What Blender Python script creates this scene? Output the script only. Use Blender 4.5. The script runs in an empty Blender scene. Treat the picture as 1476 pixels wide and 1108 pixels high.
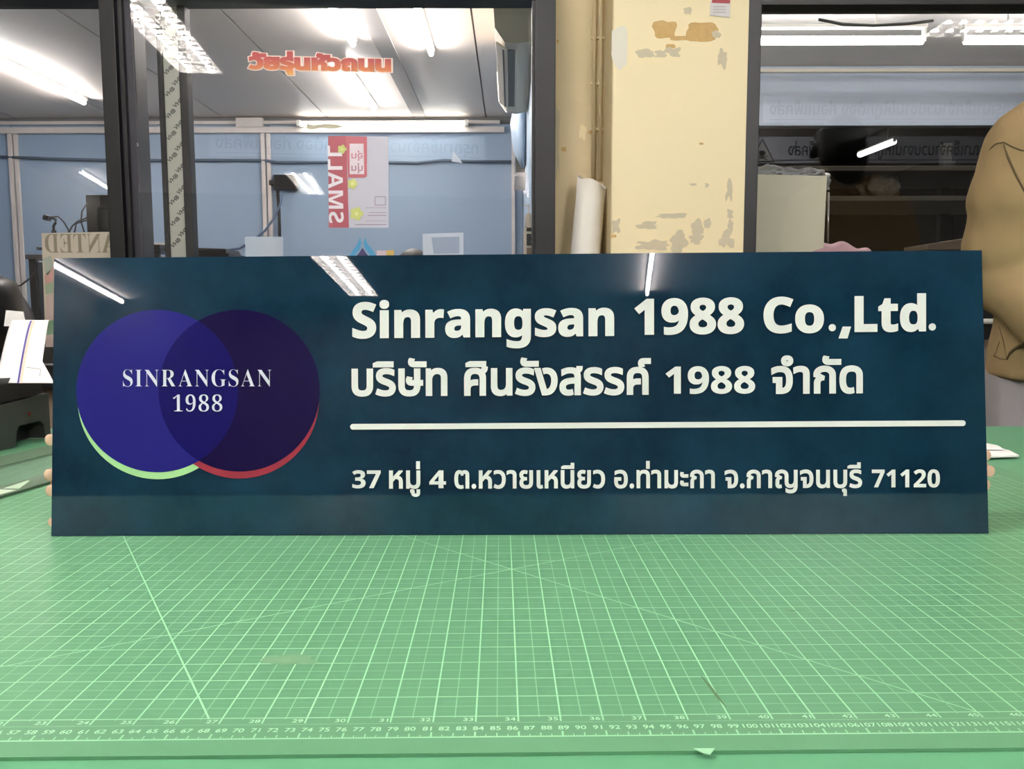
import bpy, bmesh, math, random
import numpy as np
from mathutils import Vector, Matrix, geometry, noise
random.seed(7)
S = bpy.context.scene
COL = S.collection
# ------------------------------------------------------------------ camera
FPX, PITCH, ROLL, CH = 1195.0, .0956, -.002, .247      # z = 0 is the table top, floor at -0.75
cd = bpy.data.cameras.new('camera'); cd.sensor_fit = 'HORIZONTAL'; cd.sensor_width = 36
cd.lens = FPX / 1476 * 36; cd.clip_start = .02
cam = bpy.data.objects.new('camera', cd); COL.objects.link(cam)
cam.matrix_world = Matrix.Translation((0, 0, CH)) @ Matrix.Rotation(math.pi/2 - PITCH, 4, 'X') @ Matrix.Rotation(ROLL, 4, 'Z')
S.camera = cam
# ------------------------------------------------------------------ world, exposure
w = bpy.data.worlds.new('world'); S.world = w; w.use_nodes = True
w.node_tree.nodes['Background'].inputs[0].default_value = (.6, .65, .7, 1)
w.node_tree.nodes['Background'].inputs[1].default_value = .15
vs = S.view_settings; vs.view_transform = 'Standard'; vs.look = 'None'; vs.gamma = 1; vs.use_curve_mapping = False
vs.exposure = 0.35
TUBE_L, OFFICE_L, STORE_L, DIM_L = 118.0, 80.0, 22.0, 5.0
S.cycles.use_denoising = True
S.cycles.max_bounces = 8; S.cycles.diffuse_bounces = 4; S.cycles.transparent_max_bounces = 16
S.cycles.caustics_reflective = False; S.cycles.caustics_refractive = False
S.cycles.sample_clamp_indirect = 40

# ------------------------------------------------------------------ pixel -> world
def ray(x, y):
    a, b = x-738, y-554
    a, b = a*math.cos(ROLL)+b*math.sin(ROLL), -a*math.sin(ROLL)+b*math.cos(ROLL)
    return Vector((a/FPX, math.cos(PITCH)-b/FPX*math.sin(PITCH), -math.sin(PITCH)-b/FPX*math.cos(PITCH)))
C0 = Vector((0, 0, CH))
def at(x, y, Y): d = ray(x, y); return C0 + d*(Y/d.y)
def onz(x, y, Z): d = ray(x, y); return C0 + d*((Z-CH)/d.z)

# ------------------------------------------------------------------ materials
def sl(c): c /= 255; return c/12.92 if c <= .04045 else ((c+.055)/1.055)**2.4
def rgb(r, g, b): return (sl(r), sl(g), sl(b), 1)
class NT:
    def __init__(s, name):
        s.m = bpy.data.materials.new(name); s.m.use_nodes = True; s.t = s.m.node_tree; s.t.nodes.clear()
        s.out = s.n('ShaderNodeOutputMaterial')
    def n(s, t, **k):
        n = s.t.nodes.new(t)
        for a, b in k.items(): setattr(n, a, b)
        return n
    def l(s, a, b): s.t.links.new(a, b)
    def set(s, sock, v):
        if hasattr(v, 'is_output') or isinstance(v, bpy.types.NodeSocket): s.l(v, sock)
        else: sock.default_value = v
    def math(s, op, a, b=0.0, c=None, clamp=False):
        n = s.n('ShaderNodeMath', operation=op, use_clamp=clamp); s.set(n.inputs[0], a); s.set(n.inputs[1], b)
        if c is not None: s.set(n.inputs[2], c)
        return n.outputs[0]
    def mix(s, f, a, b):
        n = s.n('ShaderNodeMix', data_type='RGBA'); s.set(n.inputs[0], f); s.set(n.inputs[6], a); s.set(n.inputs[7], b); return n.outputs[2]
    def noise(s, scale, detail=3, vec=None, rough=.5):
        n = s.n('ShaderNodeTexNoise'); n.inputs['Scale'].default_value = scale; n.inputs['Detail'].default_value = detail; n.inputs['Roughness'].default_value = rough
        s.l(vec or s.obj(), n.inputs['Vector']); return n.outputs['Fac']
    def obj(s):
        if not hasattr(s, '_o'): s._o = s.n('ShaderNodeTexCoord').outputs['Object']
        return s._o
    def ramp(s, f, stops):
        n = s.n('ShaderNodeValToRGB'); s.l(f, n.inputs[0]); e = n.color_ramp.elements
        while len(e) < len(stops): e.new(.5)
        for i, (p, c) in enumerate(stops): e[i].position = p; e[i].color = c
        return n.outputs[0]
    def bsdf(s, col, rough=.5, metal=0, bump=None, bstr=.2, bdist=.002, **k):
        b = s.n('ShaderNodeBsdfPrincipled'); s.set(b.inputs['Base Color'], col); s.set(b.inputs['Roughness'], rough); b.inputs['Metallic'].default_value = metal
        for a, v in k.items(): s.set(b.inputs[a.replace('_', ' ')], v)
        if bump is not None:
            n = s.n('ShaderNodeBump'); n.inputs['Strength'].default_value = bstr; n.inputs['Distance'].default_value = bdist
            s.l(bump, n.inputs['Height']); s.l(n.outputs[0], b.inputs['Normal'])
        s.l(b.outputs[0], s.out.inputs[0]); return b
def mat(name, col, rough=.5, metal=0, var=.12, scale=14, bscale=90, bstr=.15, bdist=.001, **k):
    t = NT(name); c2 = tuple(x*(1-var) for x in col[:3])+(1,); c1 = tuple(min(1, x*(1+var*.5)) for x in col[:3])+(1,)
    f = t.noise(scale, 4)
    t.bsdf(t.mix(f, c2, c1), rough, metal, t.noise(bscale, 2), bstr, bdist, **k); return t.m
def emis(name, col, st):
    t = NT(name); e = t.n('ShaderNodeEmission'); e.inputs[0].default_value = col; e.inputs[1].default_value = st; t.l(e.outputs[0], t.out.inputs[0]); return t.m
def thin_glass(name, tint=(1, 1, 1, 1), base=.045):
    t = NT(name); lw = t.n('ShaderNodeLayerWeight'); lw.inputs[0].default_value = .5
    f = t.math('ADD', t.math('MULTIPLY', t.math('POWER', lw.outputs['Facing'], 5.0), .9), base, clamp=True)
    tr = t.n('ShaderNodeBsdfTransparent'); tr.inputs[0].default_value = tint
    gl = t.n('ShaderNodeBsdfGlossy'); gl.inputs['Roughness'].default_value = .0
    mx = t.n('ShaderNodeMixShader'); t.l(f, mx.inputs[0]); t.l(tr.outputs[0], mx.inputs[1]); t.l(gl.outputs[0], mx.inputs[2]); t.l(mx.outputs[0], t.out.inputs[0]); return t.m
def film(name, col, alpha, rough=.35):
    t = NT(name); b = t.bsdf(col, rough, 0); b.inputs['Alpha'].default_value = alpha; return t.m

M = {}
M['black_al'] = mat('black_aluminium', rgb(17, 16, 17), .45, 0, .1, 6, 200, .05)
M['grey_al'] = mat('grey_groove', rgb(96, 96, 102), .35, .3, .1)
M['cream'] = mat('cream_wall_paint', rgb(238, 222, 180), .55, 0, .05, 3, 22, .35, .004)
M['cream_shade'] = mat('cream_wall_paint_shaded', rgb(220, 202, 160), .6, 0, .06, 3, 22, .35, .004)  # darker copy of the cream, shade put into the colour of recess and pillar side
M['plaster'] = mat('bare_plaster', rgb(204, 192, 162), .8, 0, .1, 40)
M['white_patch'] = mat('white_filler', rgb(226, 220, 204), .7, 0, .05, 40)
M['tape_brown'] = mat('old_tape_residue', rgb(206, 168, 104), .6, 0, .25, 60)
M['ceil'] = mat('ceiling_paint', rgb(228, 222, 218), .7, 0, .04)
M['panel'] = mat('office_ceiling_panel', rgb(228, 217, 208), .5, 0, .05, 2, 30, .1)
M['joint'] = mat('joint_strip', rgb(150, 145, 142), .6)
M['blue'] = mat('blue_partition', rgb(148, 170, 194), .45, 0, .04, 2, 30, .1)
M['blue2'] = mat('blue_grey_partition', rgb(140, 160, 178), .5, 0, .05, 2)
M['trim'] = mat('white_trunking', rgb(214, 207, 202), .5)
M['greywall'] = mat('rear_grey_wall', rgb(112, 110, 104), .8, 0, .2, 2)
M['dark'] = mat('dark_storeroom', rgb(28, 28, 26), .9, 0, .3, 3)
M['hdr'] = mat('pale_header', rgb(180, 190, 206), .7, 0, .04)
M['floor'] = mat('concrete_floor', rgb(120, 116, 110), .6, 0, .15, 3)
M['brown'] = mat('brown_low_wall', rgb(150, 132, 114), .8, 0, .12, 6)
M['white'] = mat('white_plastic', rgb(226, 224, 218), .4, 0, .03)
M['offwhite'] = mat('cream_plastic', rgb(218, 208, 190), .4, 0, .04)
M['blackp'] = mat('black_plastic', rgb(26, 26, 28), .35, 0, .15)
M['dgrey'] = mat('dark_grey_plastic', rgb(58, 58, 56), .45, 0, .12, 30)
M['mgrey'] = mat('mid_grey', rgb(124, 122, 122), .6, 0, .1)
M['paper'] = mat('paper', rgb(240, 236, 232), .7, 0, .02)
M['steel'] = mat('steel', rgb(170, 170, 172), .3, .9, .05)
M['tube'] = emis('fluorescent_tube', (1, .945, .945, 1), TUBE_L)
M['tube_office'] = emis('fluorescent_tube_office', (1, .955, .93, 1), OFFICE_L)
M['tube_store'] = emis('fluorescent_tube_store', (1, .98, .97, 1), STORE_L)
M['tube_dim'] = emis('fluorescent_tube_dim', (1, .98, .95, 1), DIM_L)
M['tube_fill'] = emis('added_fill_tube', (1, .95, .93, 1), 22.0)  # for the unseen tubes added over the far table
M['tube_wall'] = emis('fluorescent_wall_tube', (1, .97, .9, 1), 9.0)
M['glass'] = thin_glass('window_glass')
M['glass_dk'] = thin_glass('tinted_window_glass', (.94, .95, .95, 1), .072)
M['skin'] = mat('skin', rgb(214, 168, 140), .5, 0, .08, 30, 200, .15, .0006, Subsurface_Weight=.08)
M['nail'] = mat('fingernail', rgb(226, 186, 160), .25, 0, .03)
M['hair'] = mat('black_hair', rgb(20, 17, 16), .5, 0, .3, 120, 300, .6, .003)
M['tan'] = mat('tan_cotton', rgb(150, 127, 90), .9, 0, .10, 5, 600, .3, .0006)
M['tan_dk'] = mat('tan_seam_crease', rgb(92, 76, 50), .9, 0, .1)
M['trouser'] = mat('grey_trousers', rgb(150, 146, 148), .9, 0, .14, 8, 500, .3, .0006)
M['navy'] = mat('navy_shirt', rgb(40, 46, 62), .9)
M['pink'] = mat('pink_cloth', rgb(222, 180, 190), .9, 0, .12, 20, 300, .3)
M['cardboard'] = mat('brown_board', rgb(142, 124, 106), .8, 0, .1, 12)
M['ink'] = mat('dark_ink', rgb(52, 54, 62), .6, 0, .02)
M['grid_txt'] = mat('pale_green_print', rgb(165, 212, 172), .5, 0, .02)

# ------------------------------------------------------------------ geometry helpers
class MB:
    def __init__(s): s.b = bmesh.new()
    def box(s, c, d, rot=None, bev=0):
        r = bmesh.ops.create_cube(s.b, size=1); vs_ = r['verts']
        for v in vs_: v.co = Vector((v.co.x*d[0], v.co.y*d[1], v.co.z*d[2]))
        if bev:
            es = list({e for v in vs_ for e in v.link_edges})
            rr = bmesh.ops.bevel(s.b, geom=es, offset=bev, segments=2, affect='EDGES', profile=.6)
            vs_ = list({v for f in rr['faces'] for v in f.verts} | {v for v in vs_ if v.is_valid})
        R = rot if rot else Matrix.Identity(3)
        for v in vs_: v.co = R @ v.co + Vector(c)
        return s
    def bb(s, x0, x1, y0, y1, z0, z1, bev=0): return s.box(((x0+x1)/2, (y0+y1)/2, (z0+z1)/2), (abs(x1-x0), abs(y1-y0), abs(z1-z0)), None, bev)
    def tube(s, pts, r, n=10, cap=True):
        pts = [Vector(p) for p in pts]; rs = r if isinstance(r, (list, tuple)) else [r]*len(pts); rings = []
        up = Vector((.13, .21, 1)).normalized()
        for i, p in enumerate(pts):
            t = (pts[min(i+1, len(pts)-1)]-pts[max(i-1, 0)]).normalized()
            a = t.cross(up)
            if a.length < .1: a = t.cross(Vector((1, 0, 0)))
            a.normalize(); b = t.cross(a)
            rings.append([s.b.verts.new(p+rs[i]*(a*math.cos(k*2*math.pi/n)+b*math.sin(k*2*math.pi/n))) for k in range(n)])
        for i in range(len(rings)-1):
            for k in range(n): s.b.faces.new((rings[i][k], rings[i][(k+1) % n], rings[i+1][(k+1) % n], rings[i+1][k]))
        if cap: s.b.faces.new(rings[0][::-1]); s.b.faces.new(rings[-1])
        return s
    def loft(s, rings, n=24, cap=True):
        # ring = (centre, axis_a, axis_b)
        R = []
        for c, a, b in rings:
            c, a, b = Vector(c), Vector(a), Vector(b)
            R.append([s.b.verts.new(c+a*math.cos(k*2*math.pi/n)+b*math.sin(k*2*math.pi/n)) for k in range(n)])
        for i in range(len(R)-1):
            for k in range(n): s.b.faces.new((R[i][k], R[i][(k+1) % n], R[i+1][(k+1) % n], R[i+1][k]))
        if cap: s.b.faces.new(R[0][::-1]); s.b.faces.new(R[-1])
        return s
    def ell(s, c, r, rot=None, u=20, v=12):
        rr = bmesh.ops.create_uvsphere(s.b, u_segments=u, v_segments=v, radius=1); R = rot if rot else Matrix.Identity(3)
        for q in rr['verts']: q.co = R @ Vector((q.co.x*r[0], q.co.y*r[1], q.co.z*r[2])) + Vector(c)
        return s
    def prism(s, poly, frame, t):
        # poly: 2D points; frame: (origin, U, V, N); extruded by t along N
        o, U, V, N = frame; a = [s.b.verts.new(o+U*x+V*y) for x, y in poly]; b = [s.b.verts.new(o+U*x+V*y+N*t) for x, y in poly]; k = len(poly)
        s.b.faces.new(a); s.b.faces.new(b[::-1])
        for i in range(k): s.b.faces.new((a[i], b[i], b[(i+1) % k], a[(i+1) % k]))
        return s
    def sheet(s, fn, nu, nv):
        g = [[s.b.verts.new(fn(i/nu, j/nv)) for j in range(nv+1)] for i in range(nu+1)]
        for i in range(nu):
            for j in range(nv): s.b.faces.new((g[i][j], g[i+1][j], g[i+1][j+1], g[i][j+1]))
        return s
ORG = {}
def place(o, name, parent, origin):
    COL.objects.link(o)
    if parent is not None:
        o.parent = parent; ORG[o] = ORG[parent].copy() if origin is None else origin
        o.location = ORG[o]-ORG[parent]
    else: ORG[o] = origin if origin is not None else Vector((0, 0, 0)); o.location = ORG[o]
def obj(name, mb, m, parent=None, smooth=False, origin=None, solid=0, sub=0):
    b = mb.b if isinstance(mb, MB) else mb
    if parent is None and origin is None:
        cs = [v.co for v in b.verts]; origin = Vector(((min(c.x for c in cs)+max(c.x for c in cs))/2, (min(c.y for c in cs)+max(c.y for c in cs))/2, min(c.z for c in cs)))
    org = origin if origin is not None else ORG[parent]
    bmesh.ops.recalc_face_normals(b, faces=b.faces[:])
    for v in b.verts: v.co -= org
    me = bpy.data.meshes.new(name); b.to_mesh(me); b.free()
    if smooth: me.shade_smooth()
    for mm in (m if isinstance(m, list) else [m]): me.materials.append(mm)
    o = bpy.data.objects.new(name, me); place(o, name, parent, org.copy())
    if solid: k = o.modifiers.new('solid', 'SOLIDIFY'); k.thickness = solid; k.offset = 0
    if sub: k = o.modifiers.new('sub', 'SUBSURF'); k.levels = sub; k.render_levels = sub
    return o
def tag(o, label=None, cat=None, group=None, kind=None):
    if label: o['label'] = label
    if cat: o['category'] = cat
    if group: o['group'] = group
    if kind: o['kind'] = kind
    return o
def thing(name, label, cat, loc, group=None, kind=None):
    o = bpy.data.objects.new(name, None); o.empty_display_size = .05; place(o, name, None, Vector(loc)); return tag(o, label, cat, group, kind)
def struct(name, mb, m): return tag(obj(name, mb, m), kind='structure')

# ------------------------------------------------------------------ lettering: outlines -> non-zero filled flat mesh
_lt = {}
def outlines(s):
    if s in _lt: return _lt[s]
    c = bpy.data.curves.new('t', 'FONT'); c.body = s; c.size = 1; c.resolution_u = 4
    o = bpy.data.objects.new('t', c); COL.objects.link(o); dg = bpy.context.evaluated_depsgraph_get()
    cu = o.evaluated_get(dg).to_curve(dg); L = []
    for sp in cu.splines:
        bp = sp.bezier_points; k = len(bp); P = []
        for i in range(k):
            a, b = bp[i], bp[(i+1) % k]
            q = geometry.interpolate_bezier(a.co, a.handle_right, b.handle_left, b.co, 6)
            straight = ((a.handle_right-a.co).length < 1e-6 or (b.handle_left-b.co).length < 1e-6 or abs((b.co-a.co).normalized().cross(a.handle_right-a.co).length) < 1e-5 and abs((b.co-a.co).normalized().cross(b.handle_left-b.co).length) < 1e-5)
            P += [(a.co.x, a.co.y)] if straight else [(v.x, v.y) for v in q[:-1]]
        R = [P[0]]
        for p in P[1:]:
            if math.hypot(p[0]-R[-1][0], p[1]-R[-1][1]) > 1e-4: R.append(p)
        if math.hypot(R[0][0]-R[-1][0], R[0][1]-R[-1][1]) < 1e-4: R.pop()
        if len(R) > 2: L.append(R)
    o.evaluated_get(dg).to_curve_clear(); bpy.data.objects.remove(o); bpy.data.curves.remove(c)
    _lt[s] = L; return L
def area(P): return .5*sum(P[i][0]*P[(i+1) % len(P)][1]-P[(i+1) % len(P)][0]*P[i][1] for i in range(len(P)))
def grow(P, d):
    n = len(P); R = []
    for i in range(n):
        a, b, c = P[i-1], P[i], P[(i+1) % n]
        e1 = Vector((b[0]-a[0], b[1]-a[1])).normalized(); e2 = Vector((c[0]-b[0], c[1]-b[1])).normalized()
        n1 = Vector((e1.y, -e1.x)); n2 = Vector((e2.y, -e2.x)); m = n1+n2
        if m.length < .2: m = n1*1.0; k = 1
        else: m.normalize(); k = min(1/max(m.dot(n1), .3), 1.6)
        R.append((b[0]+m.x*d*k, b[1]+m.y*d*k))
    return R
def shape(s, bold=0.0):
    """text -> (2D verts, tris) filled by the non-zero rule; bold dilates the outlines"""
    L = outlines(s)
    V = []; Tr = []
    # split into x-disjoint clusters to keep it quick
    G = list(L)
    G.sort(key=lambda P: min(p[0] for p in P)); cl = []; mx = -1e9
    for P in G:
        if min(p[0] for p in P) > mx: cl.append([])
        cl[-1].append(P); mx = max(mx, max(p[0] for p in P))
    for c in cl:
        big = max(c, key=lambda P: abs(area(P))); c = [P if area(big) > 0 else P[::-1] for P in c]
        if bold: c = [grow(P, bold) for P in c]
        vs2 = []; es = []
        for P in c:
            k = len(vs2); vs2 += [Vector(p) for p in P]; es += [(k+i, k+(i+1) % len(P)) for i in range(len(P))]
        r = geometry.delaunay_2d_cdt(vs2, es, [], 0, 1e-7)
        ov, of = r[0], r[2]; segs = []
        for P in c:
            a = np.array(P); segs.append((a, np.roll(a, -1, 0)))
        A = np.concatenate([x[0] for x in segs]); B = np.concatenate([x[1] for x in segs]); k = len(V)
        V += [(v.x, v.y) for v in ov]
        for f in of:
            cx = sum(ov[i].x for i in f)/len(f); cy = sum(ov[i].y for i in f)/len(f)
            up = (A[:, 1] <= cy) & (B[:, 1] > cy); dn = (B[:, 1] <= cy) & (A[:, 1] > cy)
            cr = (B[:, 0]-A[:, 0])*(cy-A[:, 1])-(cx-A[:, 0])*(B[:, 1]-A[:, 1])
            if (up & (cr > 0)).sum()-(dn & (cr < 0)).sum() > 0: Tr.append([k+i for i in f])
    return V, Tr
def letter(name, s, m, parent, fn, bold=0.0, width=None, size=1.0, align='L', height=None):
    """fn maps (x, y) text metres -> world Vector; width = exact ink width; size = y scale"""
    V, T = shape(s, bold); x0 = min(v[0] for v in V); x1 = max(v[0] for v in V)
    kx = (width/(x1-x0)) if width else size
    ky = size
    b = bmesh.new(); vv = [b.verts.new(fn((x-x0)*kx-(0 if align == 'L' else (x1-x0)*kx/2), y*ky)) for x, y in V]
    for t in T:
        try: b.faces.new([vv[i] for i in t])
        except ValueError: pass
    for v in [v for v in b.verts if not v.link_faces]: b.verts.remove(v)
    return obj(name, b, m, parent)

# ================================================================== ROOM
FL = -.75; CE = 1.85; GY = 2.5
struct('floor', MB().bb(-5.2, 5.4, -7.6, 10.2, FL-.1, FL), M['floor'])
struct('ceiling', MB().bb(-5.2, 5.4, -7.6, 2.55, CE, CE+.08), M['ceil'])
struct('wall_left', MB().bb(-4.7, -4.6, -7.6, 2.5, FL, CE), M['greywall'])
struct('wall_right', MB().bb(4.7, 4.8, -7.6, 2.5, FL, CE), M['greywall'])
struct('wall_rear', MB().bb(-4.7, 4.8, -7.6, -7.5, FL, CE), M['greywall'])
# ceiling joists/strips on our ceiling, reflected in the glass
# front wall: recess strip between the windows, lower walls, wall above the frames
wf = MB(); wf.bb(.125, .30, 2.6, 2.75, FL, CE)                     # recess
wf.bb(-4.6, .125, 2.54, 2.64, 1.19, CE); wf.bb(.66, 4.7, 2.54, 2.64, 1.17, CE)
wall_front = struct('wall_front', wf, M['cream_shade'])
struct('wall_below_window', MB().bb(-4.6, .125, 2.54, 2.64, FL, .05).bb(.66, 4.7, 2.50, 2.64, FL, .16), M['brown'])
pil = tag(obj('pillar', MB().bb(.285, .665, 2.4, 2.9, FL, CE, .004), M['cream']), kind='structure')
obj('pillar_shade_side', MB().bb(.2835, .285, 2.401, 2.6, FL, CE), M['cream_shade'], pil)  # shaded face of the pillar, darkness put into its colour
# wear on the pillar and recess: patches of bare plaster with outlines of their own
def blob(cx, cy, wx, wy, Y, parent, m, seed, rough=.35, n=26, t=.0006, name='paint_chip'):
    rnd = random.Random(seed); P = []
    c = at(cx, cy, Y); sx = wx/FPX*Y/2; sy = wy/FPX*Y/2
    for k in range(n):
        a = k/n*2*math.pi; r = 1+rough*(noise.noise(Vector((math.cos(a)*1.6+seed, math.sin(a)*1.6, seed*.7)))*1.6+rnd.uniform(-.25, .25))
        ca, sa = math.cos(a), math.sin(a); sq = 1/max(abs(ca), abs(sa))**.5
        P.append((sx*r*ca*sq, sy*r*sa*sq))
    return obj(name, MB().prism(P, (Vector((c.x, Y, c.z)), Vector((1, 0, 0)), Vector((0, 0, 1)), Vector((0, -1, 0))), t), m, parent)
for i, (cx, cy, wx, wy, m_) in enumerate([
    (893, 70, 22, 56, 'white_patch'), (1011, 46, 42, 25, 'tape_brown'), (958, 42, 32, 24, 'tape_brown'), (982, 55, 30, 6, 'tape_brown'),
    (966, 67, 14, 6, 'tape_brown'), (932, 77, 22, 9, 'plaster'), (952, 78, 16, 9, 'plaster'), (971, 75, 20, 12, 'plaster'),
    (990, 15, 10, 11, 'plaster'), (1041, 84, 13, 22, 'plaster'), (1032, 50, 10, 12, 'plaster'), (1051, 274, 9, 24, 'plaster'), (1052, 308, 7, 14, 'plaster'),
    (966, 311, 44, 7, 'plaster'), (932, 325, 34, 10, 'plaster'), (888, 325, 12, 16, 'plaster'), (1005, 330, 18, 22, 'plaster'), (1020, 322, 9, 14, 'plaster'),
    (978, 347, 26, 28, 'plaster'), (940, 353, 44, 14, 'plaster'), (1004, 345, 18, 12, 'plaster'), (1046, 345, 20, 24, 'plaster'), (1053, 325, 8, 12, 'plaster'),
    (1000, 266, 10, 3, 'plaster'), (1019, 267, 5, 5, 'plaster'), (1011, 207, 6, 3, 'tape_brown'), (884, 340, 9, 4, 'tape_brown')]):
    blob(cx, cy, wx, wy, 2.4, pil, M[m_], i+1, .45 if m_ == 'plaster' else .16, t=.0004+.00004*i)
for i, (cx, cy, wx, wy, m_) in enumerate([(803, 205, 9, 80, 'plaster'), (813, 215, 7, 6, 'tape_brown'), (858, 22, 4, 8, 'ink'), (851, 191, 5, 5, 'tape_brown'), (840, 190, 10, 22, 'cream'), (804, 60, 3, 5, 'tape_brown')]):
    blob(cx, cy, wx, wy, 2.6, wall_front, M[m_], 60+i, .4, t=.0005+.00004*i)
# painted conduits in the corner of the recess
for nm, x in (('painted_conduit', .251), ('painted_conduit', .271)):
    o = thing(nm, 'left of two thin cream painted pipes in the wall recess' if x < .26 else 'right of two thin cream painted pipes, nearest the pillar corner', 'pipe', (x, 2.592, .6), 'painted pipes in the recess')
    obj('pipe', MB().tube([(x, 2.593, .63), (x, 2.593, 1.84)], .0065, 10), M['cream_shade'], o, True)
    for z in (.78, .915, 1.05, 1.17): obj('clip', MB().box((x, 2.596, z), (.019, .012, .008), None, .002), M['cream'], o)
# ------------------------------------------------------------------ windows
w1 = thing('window_1', None, None, (-2.3, GY, .05), kind='structure')
# jamb beside the recess
obj('frame_post', MB().bb(.069, .128, 2.47, 2.56, -.0, 1.19, .003).bb(.060, .069, 2.485, 2.54, .0, 1.12), M['black_al'], w1)
# main mullion (three profile steps)
xl = -1.184
obj('frame_post', MB().bb(xl, xl+.044, 2.47, 2.57, 0, 1.19, .002).bb(xl+.056, xl+.066, 2.47, 2.55, 0, 1.19), M['black_al'], w1)
obj('post_groove', MB().bb(xl+.044, xl+.056, 2.49, 2.55, 0, 1.19).bb(xl+.066, xl+.092, 2.485, 2.56, 0, 1.19), mat('dark_slate_profile', rgb(48, 47, 54), .4), w1)
obj('head_rail', MB().bb(-4.6, .128, 2.48, 2.56, 1.124, 1.20, .002), M['black_al'], w1)
obj('sill_rail', MB().bb(-4.6, .128, 2.48, 2.56, 0, .07, .002), M['black_al'], w1)
PSI = .065
def gy(x): return 2.513+PSI*(x+.53)
RP = Matrix.Rotation(PSI, 3, 'Z')
obj('pane', MB().box((-.51, gy(-.51), .6), (1.17, .006, 1.06), RP), M['glass'], w1)
obj('pane', MB().box((-1.56, gy(-.7), .6), (.77, .006, 1.06), RP), M['glass'], w1)
obj('frame_post', MB().bb(-1.99, -1.93, 2.47, 2.57, 0, 1.19, .002), M['black_al'], w1)
obj('pane', MB().bb(-4.6, -1.99, 2.51, 2.516, .07, 1.13), M['glass'], w1)
# sliding stile behind the pane with its protective tape
st = obj('sliding_stile', MB().bb(-1.047, -1.034, 2.53, 2.57, .05, 1.125, .002).bb(-.984, -.960, 2.53, 2.57, .05, 1.125, .002).bb(-1.035, -.983, 2.545, 2.57, .05, 1.125), M['black_al'], w1)
tp = obj('protective_tape', MB().bb(-1.034, -.984, 2.5435, 2.545, .05, 1.125), mat('tape_film', rgb(176, 178, 166), .45, 0, .06, 20), w1)
k = 0; z = .42
while z < 1.1:
    for x_, dz in ((-1.028, 0), (-1.004, .032)):
        u = Vector((math.cos(.75), 0, math.sin(.75))); v = Vector((-math.sin(.75), 0, math.cos(.75))); o_ = Vector((x_, 2.5430, z+dz))
        letter('tape_print', 'VHB', M['dgrey'], tp, lambda a, b, o_=o_, u=u, v=v: o_+u*a+v*b, .03, .036, .017)
    z += .0635
w2 = thing('window_2', None, None, (2.7, GY, .16), kind='structure')
obj('frame_post', MB().bb(.662, .7, 2.40, 2.56, .16, 1.19, .003), M['black_al'], w2)
obj('head_rail', MB().bb(.66, 4.7, 2.48, 2.56, 1.105, 1.19, .002), M['black_al'], w2)
obj('sill_rail', MB().bb(.66, 4.7, 2.48, 2.56, .16, .2, .002), M['black_al'], w2)
obj('pane', MB().bb(.7, 4.7, 2.51, 2.516, .2, 1.105), M['glass_dk'], w2)

# ================================================================== OFFICE behind window 1
OB = 7.3
wb = tag(obj('wall_back', MB().bb(-5.2, .75, OB+.02, OB+.1, FL, CE), M['mgrey']), kind='structure')
def bx(px): return at(px, 260, OB).x
ed = [-5.2, bx(20), bx(390), .1]
for a, b_ in zip(ed[:-1], ed[1:]): obj('wall_panel', MB().bb(a+.004, b_-.004, OB, OB+.02, FL, 1.79), M['blue'], wb)
for px in (24, 386):
    x = bx(px)
    t_ = tag(obj('trim_1' if px < 100 else 'trim_2', MB().bb(x-.045, x-.012, OB-.03, OB, FL, 1.72, .004).bb(x+.0, x+.035, OB-.02, OB, FL, 1.72, .004), M['trim']), kind='structure')
tag(obj('trim_3', MB().bb(-5.2, -.06, OB-.05, OB, 1.715, 1.765, .006).bb(-5.2, -.1, OB-.03, OB, 1.79, 1.82, .004).bb(.0, .03, OB-.05, OB, .5, 1.74, .004), M['trim']), kind='structure')
obj('cable_trunking_box', MB().bb(-2.35, -2.12, OB-.06, OB-.0, 1.76, 1.84, .006), M['trim'], bpy.data.objects['trim_3'])
struct('wall_office_side', MB().bb(.1, .2, 2.75, OB+.1, FL, CE), M['blue2'])
struct('wall_office_left', MB().bb(-5.3, -5.2, 2.64, OB+.1, FL, CE), M['blue'])
ceo = tag(obj('ceiling', MB().bb(-5.2, .2, 2.6, OB+.1, CE+.02, CE+.08), M['joint']), kind='structure')
js = [-5.2, -4.25, -3.36, -2.47, -1.58, -.78, -.22, .1]
for a, b_ in zip(js[:-1], js[1:]): obj('ceiling_panel', MB().bb(a+.006, b_-.006, 2.65, OB, CE, CE+.022), M['panel'], ceo)
obj('ceiling_strip', MB().bb(-.84, -.73, 2.65, OB, CE-.008, CE), M['joint'], ceo)

def batten(name, label, p0, p1, tubemat, group, drop=.045, housing=True, r=.014):
    p0, p1 = Vector(p0), Vector(p1); d = (p1-p0).normalized(); L = (p1-p0).length; c = (p0+p1)/2
    R = Matrix((d, Vector((0, 0, 1)).cross(d), Vector((0, 0, 1)))).transposed()
    t = thing(name, label, 'ceiling light', (c.x, c.y, p0.z-drop-.02), group)
    if housing: obj('housing', MB().box((c.x, c.y, c.z-.011), (L, .045, .022), R, .003), M['white'], t)
    for e, q in ((1, p0), (-1, p1)): obj('lamp_holder', MB().box((q.x+d.x*e*.01, q.y+d.y*e*.01, c.z-drop*.55), (.016, .03, drop*1.1), R, .003), M['white'], t)
    if p0.x > .6 and p0.y > 3:
        for f_ in (.2, .8):
            h_ = p0.lerp(p1, f_); obj('hanging_rod', MB().tube([(h_.x, h_.y, c.z-.01), (h_.x, h_.y, 1.95)], .005, 6), M['white'], t)
    q0, q1 = p0+d*.018, p1-d*.018
    obj('tube', MB().tube([(q0.x, q0.y, c.z-drop), (q1.x, q1.y, c.z-drop)], r, 12), tubemat, t, True)
    return t
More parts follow.
